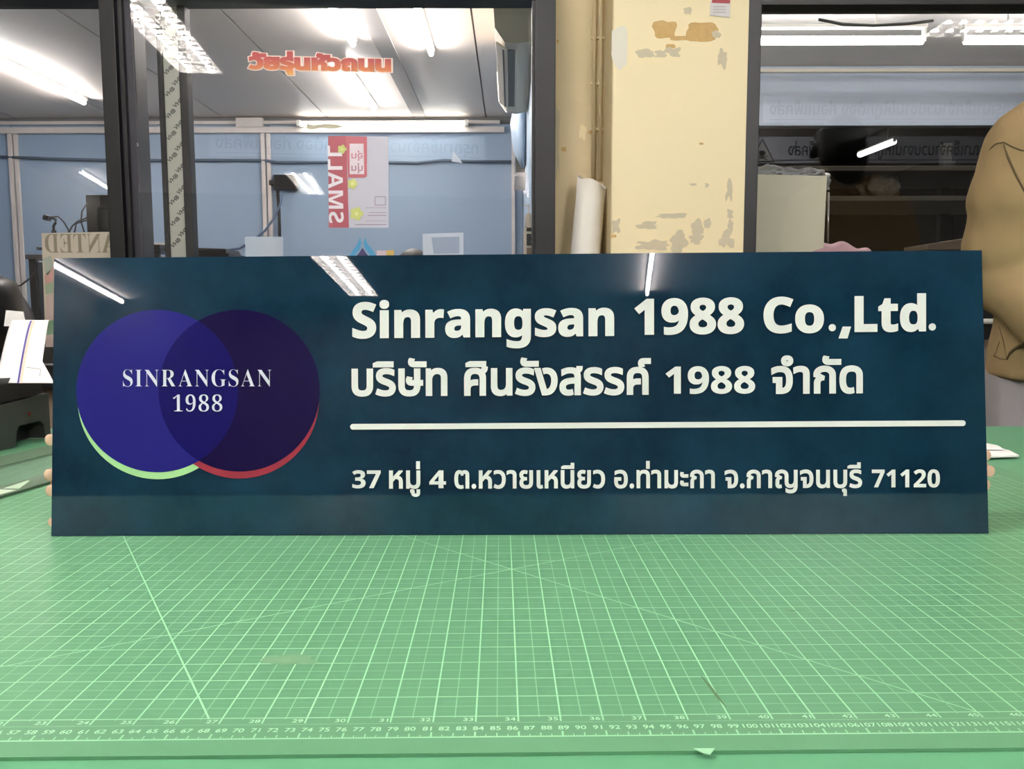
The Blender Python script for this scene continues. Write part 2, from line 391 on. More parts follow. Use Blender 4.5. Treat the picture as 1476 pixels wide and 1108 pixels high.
G_ = 'bare tube lights of the office'
batten('tube_light', 'bright office tube light at far left, left of the wide black post', (-3.3, 5.3, CE), (-3.3, 6.6, CE), M['tube_office'], G_)
batten('tube_light', 'office tube light above and behind the orange lettering, nearest the window', (-.95, 3.95, CE), (-.95, 5.17, CE), M['tube_office'], G_)
batten('tube_light', 'office tube light just below the orange lettering, nearest the back wall', (-1.1, 5.62, CE), (-1.1, 6.85, CE), M['tube_office'], G_)
batten('tube_light', 'office tube light right of the grey ceiling strip', (-.50, 4.15, CE), (-.50, 5.36, CE), M['tube_office'], G_)
# wall mounted tube on the back wall trunking
t = thing('wall_tube_light', 'long horizontal tube light on the back wall above the red and white poster', 'wall light', (-1.09, OB-.09, 1.73))
obj('housing', MB().bb(-1.80, -.38, OB-.09, OB-.05, 1.77, 1.80, .003), M['white'], t)
obj('tube', MB().tube([(-1.78, OB-.11, 1.775), (-.40, OB-.11, 1.775)], .021, 12), M['tube_wall'], t, True)
for x in (-1.80, -.38): obj('lamp_holder', MB().box((x, OB-.10, 1.78), (.03, .05, .05), None, .004), M['white'], t)

# air conditioner on the side wall
t = thing('air_conditioner', 'cream split air conditioner high on the side wall beside the black post', 'air conditioner', (.0, 4.7, 1.4))
prof = [(.098, 1.44), (.098, 1.80), (.02, 1.82), (-.055, 1.77), (-.085, 1.66), (-.075, 1.50), (-.03, 1.435), (.03, 1.43)]
obj('body', MB().prism(prof, (Vector((0, 3.9, 0)), Vector((1, 0, 0)), Vector((0, 0, 1)), Vector((0, 1, 0))), 1.35), M['offwhite'], t)
obj('end_cap', MB().prism([(x*1.03, 1.6+(z-1.6)*1.03) for x, z in prof], (Vector((-.003, 5.25, 0)), Vector((1, 0, 0)), Vector((0, 0, 1)), Vector((0, 1, 0))), .02), M['white'], t)
obj('air_outlet', MB().box((-.012, 4.55, 1.435), (.06, 1.1, .012)), M['blackp'], t)
obj('flap', MB().box((-.045, 4.55, 1.442), (.06, 1.15, .008), Matrix.Rotation(.6, 3, 'Y')), M['offwhite'], t)
t = thing('wall_unit', 'pale blue rounded unit on a dark grey bracket below the air conditioner', 'wall unit', (.06, 5.6, 1.0))  # rounded wall unit, its use not known
obj('bracket', MB().bb(.03, .1, 6.3, 6.4, 1.13, 1.72, .004), M['dgrey'], t)
obj('shell', MB().loft([((.07, 5.9, 1.66), (.05, 0, 0), (0, .2, 0)), ((.06, 5.9, 1.5), (.07, 0, 0), (0, .25, 0)), ((.065, 5.9, 1.32), (.055, 0, 0), (0, .22, 0)), ((.08, 5.9, 1.22), (.02, 0, 0), (0, .15, 0))], 20), mat('pale_blue_plastic', rgb(176, 196, 218), .35), t, True)
obj('shelf_plate', MB().bb(.02, .1, 5.7, 6.4, 1.11, 1.135), M['mgrey'], t)

# router with cable
c = at(412, 263, OB-.03)
t = thing('wall_router', 'small black box on the blue wall beside the white conduit', 'electronics', (c.x, OB-.03, c.z-.06))
obj('case', MB().box((c.x, OB-.03, c.z), (.20, .05, .13), None, .008), M['blackp'], t)
obj('mount', MB().box((c.x-.12, OB-.02, c.z), (.05, .03, .04), None, .004), M['dgrey'], t)
def px_path(P, Y): return [at(x, y, Y) for x, y in P]
tag(obj('thin_cable', MB().tube(px_path([(407, 275), (404, 295), (395, 315), (382, 332), (365, 346), (345, 358), (325, 361)], OB-.06), .010, 6), mat('blue_grey_cable', rgb(84, 104, 134), .5), None, True), 'thin blue grey cable hanging down from the black wall box', 'cable')
tag(obj('thick_cable', MB().tube(px_path([(400, 275), (402, 300), (403, 330), (404, 385)], OB-.05), .014, 6), M['blackp'], None, True), 'black cable running straight down the right side of the white conduit', 'cable')
tag(obj('sagging_cable', MB().tube([at(x, y, OB-.02) for x, y in ((0, 226), (80, 229), (160, 231), (300, 231), (380, 231), (400, 234), (470, 234), (560, 234), (600, 235), (640, 231), (680, 233), (740, 233))], .013, 6), mat('slate_cable', rgb(88, 104, 122), .6), None, True), 'long dark horizontal cable along the blue wall behind the poster', 'cable')
# shelf unit hidden below, carrying the monitor, laptop and webcam
SY = 5.0; sz = at(200, 356, SY).z
t = thing('shelf_unit', 'long dark shelf unit in the office, its black top edge level with the monitor foot', 'shelf', (-2.3, SY, FL))
obj('shelf_top', MB().bb(at(170, 350, SY).x, at(250, 350, SY).x, SY-.2, SY+.25, sz-.03, sz, .004), M['blackp'], t)
for x in (at(172, 350, SY).x+.02, at(248, 350, SY).x-.02):
    for y in (SY-.17, SY+.22): obj('post', MB().bb(x-.015, x+.015, y-.015, y+.015, FL, sz-.03), M['blackp'], t)
for z_ in (-.3, .1): obj('shelf', MB().bb(at(172, 350, SY).x, at(248, 350, SY).x, SY-.2, SY+.25, z_, z_+.02), M['dgrey'], t)
MY = SY+.42
# big monitor on its own desk
a, b_ = at(125, 281, MY), at(216, 352, MY)
t = thing('desk', 'office desk behind the glass carrying the black monitor', 'desk', ((a.x+b_.x)/2, MY, FL))
obj('desk_top', MB().bb(a.x-.35, b_.x+.03, MY-.12, MY+.5, b_.z-.10, b_.z-.07, .004), M['mgrey'], t)
for x in (a.x-.32, b_.x): 
    for y in (MY-.08, MY+.46): obj('leg', MB().bb(x-.02, x+.02, y-.02, y+.02, FL, b_.z-.10), M['dgrey'], t)
t = thing('monitor', 'black computer monitor seen from behind, beside the wide black post', 'monitor', ((a.x+b_.x)/2, MY, b_.z-.07))
obj('back_cover', MB().bb(a.x, b_.x, MY-.02, MY+.02, b_.z+.0, a.z, .008), M['blackp'], t)
obj('bulge', MB().bb(a.x+.08, b_.x-.08, MY-.05, MY-.01, b_.z+.06, a.z-.08, .015), M['blackp'], t)
obj('stand', MB().bb(a.x+.15, a.x+.21, MY-.01, MY+.02, b_.z-.06, b_.z+.03).bb(a.x+.08, a.x+.28, MY-.1, MY+.1, b_.z-.07, b_.z-.055), M['dgrey'], t)
# papers and laptop on the shelf
c = at(222, 349, SY-.1)
tag(obj('paper_stack', MB().box((c.x, SY-.05, sz+.008), (.16, .2, .014), Matrix.Rotation(.1, 3, 'Z'), .002), M['paper']), 'white papers on the black shelf between the black posts', 'papers')
c = at(303, 362, SY)
t = thing('laptop', 'flat black closed laptop at the bottom of the window right of the taped stile', 'laptop', (c.x, SY, c.z-.02))
obj('base', MB().box((c.x, SY, c.z-.012), (.28, .26, .018), None, .005), M['blackp'], t)
obj('lid', MB().box((c.x-.01, SY, c.z+.006), (.29, .25, .01), Matrix.Rotation(.03, 3, 'Y'), .004), M['dgrey'], t)
ls = thing('side_table', 'small dark table in the office under the closed laptop', 'table', (c.x, SY, FL))
obj('table_top', MB().bb(c.x-.17, c.x+.17, SY-.18, SY+.18, c.z-.045, c.z-.022, .003), M['blackp'], ls)
for sx in (-.14, .14):
    for sy in (-.14, .14): obj('leg', MB().bb(c.x+sx-.012, c.x+sx+.012, SY+sy-.012, SY+sy+.012, FL, c.z-.045), M['blackp'], ls)
# webcam on mini tripod
W = SY-.05
dt = b_.z-.07
wc = at(77, 322, SY+.5)
t = thing('webcam', 'small black webcam on a bent mini tripod above the reversed lettering poster', 'camera', (wc.x, SY+.5, dt))
P = px_path([(78, 334), (77, 326), (80, 321), (81, 317), (76, 314), (70, 315)], SY+.5)
obj('arm', MB().tube(P, .009, 8), M['blackp'], t, True)
q = at(68, 314, SY+.5); obj('camera_head', MB().box(q, (.035, .05, .035), Matrix.Rotation(.3, 3, 'Y'), .006), M['blackp'], t)
obj('tripod_foot', MB().tube([P[0]+Vector((0, 0, .01)), (P[0].x, P[0].y, dt)], [.014, .035], 10), M['blackp'], t, True)
for i, PP in enumerate(([(70, 313), (84, 312), (92, 320), (98, 330), (100, 336)], [(126, 292), (118, 305), (117, 320), (122, 336)], [(126, 313), (112, 319), (104, 326), (99, 336)], [(126, 317), (110, 322), (107, 336)])):
    tag(obj('desk_cable', MB().tube(px_path(PP, SY+.35), .005, 6), M['dgrey'], None, True), ['thin black webcam cable arching to the right', 'black cable curving from the upper corner of the monitor', 'upper black cable leaving the left edge of the monitor', 'lower black cable leaving the left edge of the monitor'][i], 'cable')
# narrow dark screen edge, lower left, cable and bin
a, b_ = at(55, 377, 3.2), at(63, 462, 3.2)
t = thing('side_monitor', 'narrow black screen edge left of the reversed poster', 'monitor', ((a.x+b_.x)/2, 3.2, b_.z-.04))
obj('panel', MB().bb(a.x, b_.x, 3.18, 3.45, b_.z, a.z, .004), M['blackp'], t)
obj('stand', MB().bb(a.x, b_.x+.02, 3.2, 3.4, b_.z-.04, b_.z+.005, .003), M['dgrey'], t)
tag(obj('wall_clip', MB().box(at(57, 358, 3.3), (.015, .015, .012), None, .003), M['blackp']), 'tiny black clip just left of the reversed poster', 'clip')
t = thing('low_cabinet', 'dark low cabinet behind the glass at far left, under the grey bin', 'cabinet', (-1.9, 3.3, FL))
zt = b_.z-.04
obj('carcass', MB().bb(-2.3, a.x+.12, 3.05, 3.5, FL, zt, .004), M['dgrey'], t)
obj('door', MB().bb(-2.28, -1.95, 3.03, 3.05, FL+.05, zt-.02, .002), M['mgrey'], t)
tag(obj('loose_cable', MB().tube(px_path([(5, 416), (15, 415), (30, 411), (42, 402), (56, 386)], 3.3), .0035, 6), M['dgrey'], None, True), 'thin dark cable curving down to the left from the narrow black screen', 'cable')
c = at(24, 455, 3.2)
def lumpy(u, v):
    an = u*2*math.pi; k = 1 + .16*math.sin(an*3+1)+.1*math.sin(an*5)
    h = v; rr = (.055*(1-h*h*.8)+.0)*k
    return Vector((c.x+rr*math.cos(an)*1.05, 3.2+rr*math.sin(an)*.8, zt+h*(at(24, 424, 3.2).z-zt)*(1+.1*math.sin(an*2))))
tag(obj('grey_bag', MB().sheet(lumpy, 28, 10), mat('grey_cloth', rgb(118, 116, 118), .9, 0, .15), None, True), 'crumpled grey bag behind the white paper at far left', 'bag')
# black backrest far left
c = at(-10, 430, 2.2)
t = thing('office_chair', 'black curved chair back cut off by the left edge of the picture', 'chair', (c.x, 2.2, FL))
obj('backrest', MB().loft([((c.x, 2.2, at(0, 470, 2.2).z-.06), (.035, 0, 0), (0, .09, 0)), ((c.x, 2.2, at(0, 455, 2.2).z), (.040, 0, 0), (0, .12, 0)), ((c.x, 2.2, at(0, 425, 2.2).z), (.036, 0, 0), (0, .12, 0)), ((c.x, 2.2, at(0, 405, 2.2).z), (.024, 0, 0), (0, .1, 0)), ((c.x, 2.2, at(0, 396, 2.2).z), (.006, 0, 0), (0, .04, 0))], 20), M['blackp'], t, True)
obj('post', MB().tube([(c.x, 2.2, .18), (c.x, 2.2, -.2), (c.x-.15, 2.2, -.28)], .018, 8), M['blackp'], t, True)
obj('seat', MB().box((c.x-.2, 2.2, -.27), (.42, .42, .06), None, .02), M['blackp'], t)
obj('column', MB().tube([(c.x-.2, 2.2, -.3), (c.x-.2, 2.2, -.68)], .025, 10), M['steel'], t, True)
for k in range(5):
    an = k*2*math.pi/5; obj('leg', MB().tube([(c.x-.2, 2.2, -.66), (c.x-.2+.25*math.cos(an), 2.2+.25*math.sin(an), -.725)], [.02, .014], 8), M['blackp'], t, True)

# ---- stickers and posters on the glass of window 1
GX = 2.5085
_gs = {}
def gs(pxm, parent):
    # a flat sheet on the glass: just in front of the pane, one depth for a thing and its parts
    if parent is not None and parent in _gs: return _gs[parent]
    v = gy(at(pxm, 300, 2.5).x)-.011
    if parent is not None: _gs[parent] = v
    return v
def on_glass(Y=GX): return lambda x, y: at(x, y, Y)
def card(name, px, m, label=None, cat=None, parent=None, Y=GX, t=.0006):
    if 2.4990 < Y <= GX: Y = Y-GX+gs(sum(q[0] for q in px)/len(px), parent)
    P = [at(x, y, Y) for x, y in px]; o0 = P[0]; poly = [((p-o0).x, (p-o0).z) for p in P]
    o = obj(name, MB().prism(poly, (Vector((o0.x, Y, o0.z)), Vector((1, 0, 0)), Vector((0, 0, 1)), Vector((0, -1, 0))), t), m, parent)
    return tag(o, label, cat)
def pr(c): return mat('print_%d_%d_%d' % c, rgb(*c), .5, 0, .03)
# the orange Thai lettering with its white outline
grad = NT('orange_gradient'); sep = grad.n('ShaderNodeSeparateXYZ'); grad.l(grad.obj(), sep.inputs[0])
gr = grad.ramp(grad.math('DIVIDE', sep.outputs[2], .085), [(0, rgb(226, 176, 72)), (.3, rgb(204, 112, 62)), (.62, rgb(176, 66, 60)), (1, rgb(172, 40, 48))])
grad.bsdf(gr, .5)
p0 = at(357, 98, gy(-.79)-.006); p1 = at(565, 102, gy(-.36)-.006)
t = thing('thai_lettering', 'orange Thai lettering with white outline stuck high on the left window', 'sticker', (p0.x, p0.y, at(357, 113, GX).z))
dirx = (p1-p0).normalized()
wd = (p1-p0).length
zf = Vector((0, 0, 1))
letter('outline', 'วัยรุ่นหัวถนน', pr((238, 214, 200)), t, lambda a, b: p0+dirx*(a-.003)+zf*b, .12, wd+.006, .054)
letter('letters', 'วัยรุ่นหัวถนน', grad.m, t, lambda a, b: p0+Vector((0, -.0008, 0))+dirx*(a+.002)+zf*b, .068, wd-.004, .054)
# reversed SMALL poster
t = thing('poster', 'red and white poster with reversed sideways letters stuck on the left window', 'poster', at(516, 328, GX))
card('sheet', [(473, 196), (560, 197), (560, 328), (474, 328)], film('poster_sheet', rgb(206, 206, 218), .9), parent=t)
card('red_band', [(473, 196), (499, 196), (503, 328), (474, 328)], pr((176, 88, 98)), parent=t, Y=GX-.001)
card('red_block', [(498, 196), (529, 197), (529, 254), (525, 256), (502, 256)], pr((190, 104, 114)), parent=t, Y=GX-.0011)
card('white_panel', [(504, 207), (524, 207), (525, 251), (504, 251)], pr((226, 214, 220)), parent=t, Y=GX-.0018)
o_ = at(474.5, 321, gs(0, t)-.002); hh = (at(474, 210, GX)-at(474, 321, GX)).z; ww = at(496, 320, GX).x-at(475, 320, GX).x
letter('reversed_letters', '𝗦𝗠𝗔𝗟𝗟', pr((232, 226, 232)), t, lambda a, b: o_+Vector((b, 0, a)), 0, hh, ww/.72)
o_ = at(523, 246, gs(0, t)-.003); letter('small_print', 'นุ่น', pr((176, 130, 150)), t, lambda a, b: o_+Vector((-a, 0, b)), .02, .034, .026)
o_ = at(523, 228, gs(0, t)-.003); letter('small_print', 'อุ่น', pr((200, 130, 150)), t, lambda a, b: o_+Vector((-a, 0, b)), .02, .034, .026)
def star(cx, cy, r):
    P = []
    for k in range(20):
        an = k/20*2*math.pi; q = r*(1+.16*math.cos(5*an)); P.append((cx+q*math.cos(an), cy+q*math.sin(an)))
    return P
for cx, cy, r in ((493, 215, 6), (508, 265, 7), (514, 308, 9)):
    f_ = card('flower', star(cx, cy, r), pr((198, 206, 122)), parent=t, Y=GX-.0022); card('flower_centre', star(cx, cy, r*.3), pr((222, 224, 150)), parent=f_, Y=GX-.003)
for (x0, y0, x1, y1) in ((540, 283, 556, 284), (540, 295, 556, 296), (540, 283, 541, 296), (555, 283, 556, 296), (527, 299, 557, 299.6), (532, 306, 557, 306.8), (530, 310, 557, 311), (526, 318, 557, 318.6), (512, 323, 557, 324.2)):
    card('fine_print', [(x0, y0), (x1, y0), (x1, y1), (x0, y1)], pr((150, 140, 156)), parent=t, Y=GX-.001)
# leaf emblem (lower part hidden behind the sign)
t = thing('leaf_emblem', 'blue and purple leaf shaped emblem sticker just above the sign edge', 'sticker', at(523, 380, GX))
card('petal', [(519, 342), (521, 350), (519, 358), (513, 366), (508, 378), (498, 380), (503, 370), (509, 360), (515, 352)], pr((70, 150, 190)), parent=t)
card('petal', [(526, 342), (524, 350), (526, 358), (532, 366), (537, 378), (549, 380), (543, 370), (537, 360), (530, 352)], pr((70, 150, 190)), parent=t)
card('petal', [(522.5, 357), (527, 364), (534, 372), (536, 380), (509, 380), (512, 371), (518, 364)], pr((56, 44, 92)), parent=t)
card('wave', [(514, 370), (522, 368), (531, 370), (531, 371.5), (522, 370), (514, 371.5)], pr((140, 70, 120)), parent=t, Y=GX-.001)
card('card_slip', [(543, 361), (557, 361), (557, 378), (543, 378)], pr((222, 200, 204)), 'small pinkish white card right of the leaf emblem', 'card', Y=GX+.02)
card('card_slip', [(556, 361), (568, 360), (568, 378), (556, 378)], pr((206, 172, 84)), 'small yellow card right of the leaf emblem', 'card', Y=GX+.022)
t = thing('framed_paper', 'pale white sheet with a grey centre stuck low on the window, right', 'paper', at(638, 372, GX))
card('sheet', [(609, 337), (668, 335), (668, 374), (610, 374)], film('translucent_paper', rgb(206, 216, 228), .75), parent=t)
card('centre', [(622, 342), (662, 341), (662, 365), (625, 366)], pr((142, 156, 176)), parent=t, Y=GX-.001)
card('paper_sheet', [(353, 341), (408, 341), (408, 374), (354, 374)], film('translucent_paper_2', rgb(196, 208, 220), .55), 'pale translucent sheet low on the window beside the black cable', 'paper')
card('paper_scrap', [(653, 217), (667, 235), (651, 233)], pr((188, 198, 210)), 'small triangular paper scrap on the glass right of the poster', 'paper')
card('sticker_remnant', [(442, 178), (452, 180), (470, 178), (485, 179), (496, 182), (480, 186), (462, 184), (450, 187), (442, 185)], pr((190, 186, 160)), 'faded coloured sticker remnant just under the long wall tube', 'sticker')
# reversed WANTED poster on the far side of the glass
YW = 2.53
t = thing('reversed_poster', 'cream poster with reversed capital letters between the black post and picture edge', 'poster', at(100, 480, YW))
card('sheet', [(60, 336), (160, 334), (160, 500), (66, 500)], pr((200, 190, 170)), parent=t, Y=YW)
o_ = at(160, 364, YW-.001)
ww = at(160, 350, YW).x-at(62, 350, YW).x
letter('reversed_letters', '𝐀𝐍𝐓𝐄𝐃', pr((142, 132, 110)), t, lambda a, b: o_+Vector((-(a-.015), 0, b)), -.005, ww+.008, .083)
for P, c_ in (([(63, 373), (73, 368), (77, 384), (68, 398), (64, 388)], (168, 176, 160)), ([(64, 398), (77, 384), (77, 405), (66, 410)], (196, 152, 140)), ([(65, 410), (77, 405), (77, 422), (66, 424)], (156, 172, 142)), ([(66, 426), (77, 422), (77, 500), (66, 500)], (196, 176, 164))):
    card('print_area', P, pr(c_), parent=t, Y=YW-.0012)
# pump bottle and drawers at the right end of the office
a, b_ = at(755, 331, 3.0), at(770, 380, 3.0)
t = thing('drawer_box', 'small cream drawer box beside the black post', 'storage box', ((a.x+b_.x)/2, 3.0, b_.z))
obj('case', MB().bb(a.x, b_.x, 2.95, 3.1, b_.z, a.z, .002), M['offwhite'], t)
for y0, y1, m_ in ((328, 333, 'blackp'), (337, 354, 'dgrey'), (357, 376, 'cardboard')):
    o = obj('drawer', MB().bb(at(759, y0, 2.95).x, at(769, y0, 2.95).x, 2.945, 2.95, at(760, y1, 2.95).z, at(760, y0, 2.95).z), M[m_], t)
u = at(759, 344, 2.94); obj('handle', MB().tube([(u.x+.017, 2.94, u.z-.012), (u.x+.021, 2.93, u.z), (u.x+.017, 2.94, u.z+.012)], .002, 6), M['white'], o, True)
t = thing('side_cabinet', 'narrow grey cabinet below the cream drawer box', 'cabinet', (.05, 3.0, FL))
obj('carcass', MB().bb(-.02, .095, 2.85, 3.3, FL, b_.z, .003), M['mgrey'], t)
c = at(762, 331, 3.02)
t = thing('pump_bottle', 'white pump bottle standing on the cream drawer box', 'bottle', (c.x, 3.02, a.z))
hb = at(762, 307, 3.02).z-a.z
obj('bottle', MB().loft([((c.x, 3.02, a.z), (.013, 0, 0), (0, .013, 0)), ((c.x, 3.02, a.z+hb*.8), (.013, 0, 0), (0, .013, 0)), ((c.x, 3.02, a.z+hb), (.006, 0, 0), (0, .006, 0))], 16), M['offwhite'], t, True)
obj('pump', MB().tube([(c.x, 3.02, a.z+hb), (c.x, 3.02, a.z+hb+.026)], .004, 8).box((c.x-.006, 3.02, a.z+hb+.027), (.022, .008, .006), None, .001), M['white'], t)

# ================================================================== STOREROOM behind window 2
CS = 1.95
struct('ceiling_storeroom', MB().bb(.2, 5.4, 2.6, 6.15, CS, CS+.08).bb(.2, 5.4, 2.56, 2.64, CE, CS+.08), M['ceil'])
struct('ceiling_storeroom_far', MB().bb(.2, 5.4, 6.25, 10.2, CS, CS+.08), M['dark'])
struct('wall_header', MB().bb(.2, 5.4, 6.15, 6.25, at(1200, 181, 6.15).z, CS, .004), M['hdr'])
tag(obj('trim_4', MB().bb(.2, 5.4, 6.11, 6.15, at(1200, 102, 6.13).z-.012, at(1200, 102, 6.13).z+.012, .004), M['offwhite']), kind='structure')
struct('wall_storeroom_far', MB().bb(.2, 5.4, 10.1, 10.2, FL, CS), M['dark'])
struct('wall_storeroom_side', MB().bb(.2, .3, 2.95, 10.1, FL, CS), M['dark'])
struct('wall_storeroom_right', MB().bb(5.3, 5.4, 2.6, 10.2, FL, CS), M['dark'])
zt2 = CE-.02
G2 = 'bare tube lights of the storeroom'
batten('tube_light', 'horizontal storeroom tube light at top of the right window, left one', (.95, 4.95, CE), (2.39, 4.95, CE), M['tube_store'], G2, drop=.088, r=.024)
batten('tube_light', 'horizontal storeroom tube light at top of the right window, cut by the picture edge', (2.6, 4.95, CE), (3.9, 4.95, CE), M['tube_store'], G2, drop=.088, r=.024)
batten('tube_light', 'unseen storeroom tube light added close behind the top of the right window frame', (1.0, 3.5, CE), (2.3, 3.5, CE), M['tube_office'], G2)  # two unseen tubes added to light the storeroom ceiling and header
batten('tube_light', 'second unseen storeroom tube light added behind the top of the right window frame, farther right', (2.7, 3.5, CE), (4.0, 3.5, CE), M['tube_office'], G2)
tag(obj('hanging_cable', MB().tube([at(1180, 28, 4.7), at(1215, 35, 4.7), at(1260, 37, 4.7), at(1310, 34, 4.7), at(1345, 30, 4.7)], .008, 6), M['blackp'], None, True), 'black cable sagging in front of the storeroom ceiling', 'cable')
a, b_ = onz(1238, 224, CE-.05), onz(1290, 204, CE-.05)
batten('tube_light', 'single small slanted tube light deep in the dark storeroom', (a.x, a.y, CE), (b_.x, b_.y, CE), M['tube_dim'], G2, r=.028)
# dark metal rack in the storeroom
t = thing('metal_rack', 'dark metal rack in the storeroom behind the right window', 'rack', (2.0, 3.6, FL))
for x in (.8, 2.05, 3.3):
    for y in (3.5, 4.0): obj('post', MB().bb(x-.02, x+.02, y-.02, y+.02, FL, 1.0), M['dark'], t)
for zz in (at(1300, 240, 3.5).z, at(1300, 283, 3.5).z, .25, -.2):
    obj('shelf', MB().bb(.78, 3.32, 3.48, 4.02, zz-.02, zz, .002), mat('rack_shelf', rgb(58, 56, 50), .6), t)
# plastic bag on rack
c = at(1288, 268, 3.5); zs = at(1300, 283, 3.5).z
def bag(u, v):
    an = u*2*math.pi; n_ = noise.noise(Vector((math.cos(an)*2, math.sin(an)*2, v*3)))
    r = .085*math.sin(math.pi*min(v*.9+.08, 1))**.6*(1+.35*n_); return Vector((c.x+r*math.cos(an), 3.62+.8*r*math.sin(an), zs+v*.11*(1+.3*n_)))
tag(obj('plastic_bag', MB().sheet(bag, 36, 14), mat('shiny_plastic_wrap', rgb(120, 112, 100), .12, .0, .2, 20, 60, .8, .01), None, True), 'shiny crumpled plastic bag on the dark storeroom shelf', 'bag')
# pale board with wrap, leaning just behind the glass
bp = [(1089, 252), (1190, 254), (1184, 380), (1083, 380)]
YB = 2.66
t = thing('pale_board', 'pale cream board standing behind the right window by the pillar', 'board', at(1135, 380, YB))
card('board', bp, mat('pale_cream_board', rgb(246, 238, 212), .5, 0, .03, 3), parent=t, Y=YB, t=.012)
def wrap(u, v):
    x = 1074+u*122; n_ = noise.noise(Vector((u*6, v*3, 1.3))); n2 = noise.noise(Vector((u*14, v*7, 4)))
    top = 240+10*max(0, u-.25)+2.5*n_*2; y = 252+(top-252)*v+(22*(1-v) if u > .93 else 0) + (20*(1-v) if u < .08 else 0)
    p = at(x, y+n2*2, YB+.03); p.y += .02*n_+.012*n2; return p
tag(obj('plastic_wrap', MB().sheet(wrap, 60, 8), film('clear_plastic_wrap', rgb(206, 208, 212), .6, .06), None, True), 'crumpled clear plastic wrap along the top of the pale board', 'plastic wrap')
card('grey_board', [(1070, 262), (1086, 268), (1084, 380), (1066, 380)], M['mgrey'], 'narrow grey panel between the black frame and the pale board', 'panel', Y=YB+.06, t=.01)
tag(obj('chrome_rod', MB().tube([at(1194, 277, 2.75), at(1193, 365, 2.75)], .0035, 8), M['steel'], None, True), 'thin upright grey rod right of the pale board', 'rod')
c = at(1208, 380, 2.68)
def cloth(u, v):
    x = 1150+u*100; pk = 349+ (8*(abs(u-.45)/.45)**1.6) + 3*math.sin(u*17)
    y = 392+(pk-392)*math.sin(v*math.pi/2); n_ = noise.noise(Vector((u*5, v*4, 2)))
    p = at(x, y, 2.68); p.y += .06*(1-v)*0 - .05*math.cos(v*math.pi/2)+.012*n_; return p
tag(obj('pink_cloth', MB().sheet(cloth, 30, 12), M['pink'], None, True, solid=.002), 'folded pink cloth at the foot of the pale board', 'cloth')
card('brown_board', [(1303, 357), (1410, 340), (1430, 343), (1430, 364), (1303, 364)], M['cardboard'], 'flat brown board lying beside the tan shirted person', 'board', Y=2.66, t=.15)
tag(obj('bench_ledge', MB().bb(.72, 4.0, 2.645, 3.1, at(1200, 380, 2.68).z-.03, at(1200, 380, 2.68).z-.002, .003).bb(.74, .78, 2.7, 2.74, FL, at(1200, 380, 2.68).z-.03).bb(3.9, 3.94, 2.7, 2.74, FL, at(1200, 380, 2.68).z-.03).bb(.74, .78, 3.0, 3.04, FL, at(1200, 380, 2.68).z-.03).bb(3.9, 3.94, 3.0, 3.04, FL, at(1200, 380, 2.68).z-.03), M['dark']), 'dark bench behind the right window under the pale board', 'bench')
# things seen between the sign and the tan shirt
tag(obj('white_pipe', MB().tube([at(1412, 463, 2.46), at(1460, 463, 2.46)], .008, 10), M['white'], None, True), 'short white pipe end just right of the sign edge', 'pipe')
card('black_bag', [(1405, 395), (1424, 402), (1426, 488), (1405, 490)], M['blackp'], 'black strip of a bag between the sign and the tan shirt', 'bag', Y=2.49, t=.02)
# red and white wall sticker
t = thing('warning_label', 'red and white label at the top of the yellow pillar', 'sticker', at(1039, 24, 2.4))
card('sheet', [(1024, 1), (1053, 0), (1052, 25), (1023, 22)], pr((206, 202, 200)), parent=t, Y=2.3985)
card('red_band', [(1027, -6), (1053, -6), (1052, 5), (1026, 4)], pr((170, 60, 66)), parent=t, Y=2.3975)
for y0 in (9, 13, 17): card('fine_print', [(1028, y0), (1046, y0), (1046, y0+1.2), (1028, y0+1.2)], pr((170, 164, 164)), parent=t, Y=2.3975)
# white roll leaning in the recess
def P_(x, y, Y): return at(x, y, Y)
tp_ = at(853, 262, 2.52); bt = at(843, 372, 2.50); d = (bt-tp_); d.y = -.02; dn = d.normalized(); bot = tp_+dn*((tp_.z-FL-.01)/-dn.z)
t = thing('white_roll', 'white plastic tube roll leaning in the corner beside the pillar', 'roll', bot)
side = Vector((1, 0, 0)).cross(dn)
R0 = .041
rb = MB(); N = 40; rings = []
for s_ in np.linspace(0, 1, 24):
    cc = tp_+(bot-tp_)*s_; rings.append((cc, Vector((R0*(1+.12*s_), 0, 0)), side*R0*.9))
b = bmesh.new(); vv = []
for i, (cc, A_, B_) in enumerate(rings):
    row = []
    for k in range(N+1):
        an = k/N*2*math.pi*1.06; top = 0
        p = Vector(cc)+A_*math.cos(an)*(1+.03*k/N)+B_*math.sin(an)*(1+.03*k/N)
        if i == 0: p.z += .018*math.cos(an+.4)*-1+.006*math.sin(3*an)
        row.append(b.verts.new(p))
    vv.append(row)
for i in range(len(vv)-1):
    for k in range(N): b.faces.new((vv[i][k], vv[i][k+1], vv[i+1][k+1], vv[i+1][k]))
obj('rolled_sheet', b, mat('white_vinyl', rgb(222, 218, 208), .35, 0, .04), t, True, solid=.003)

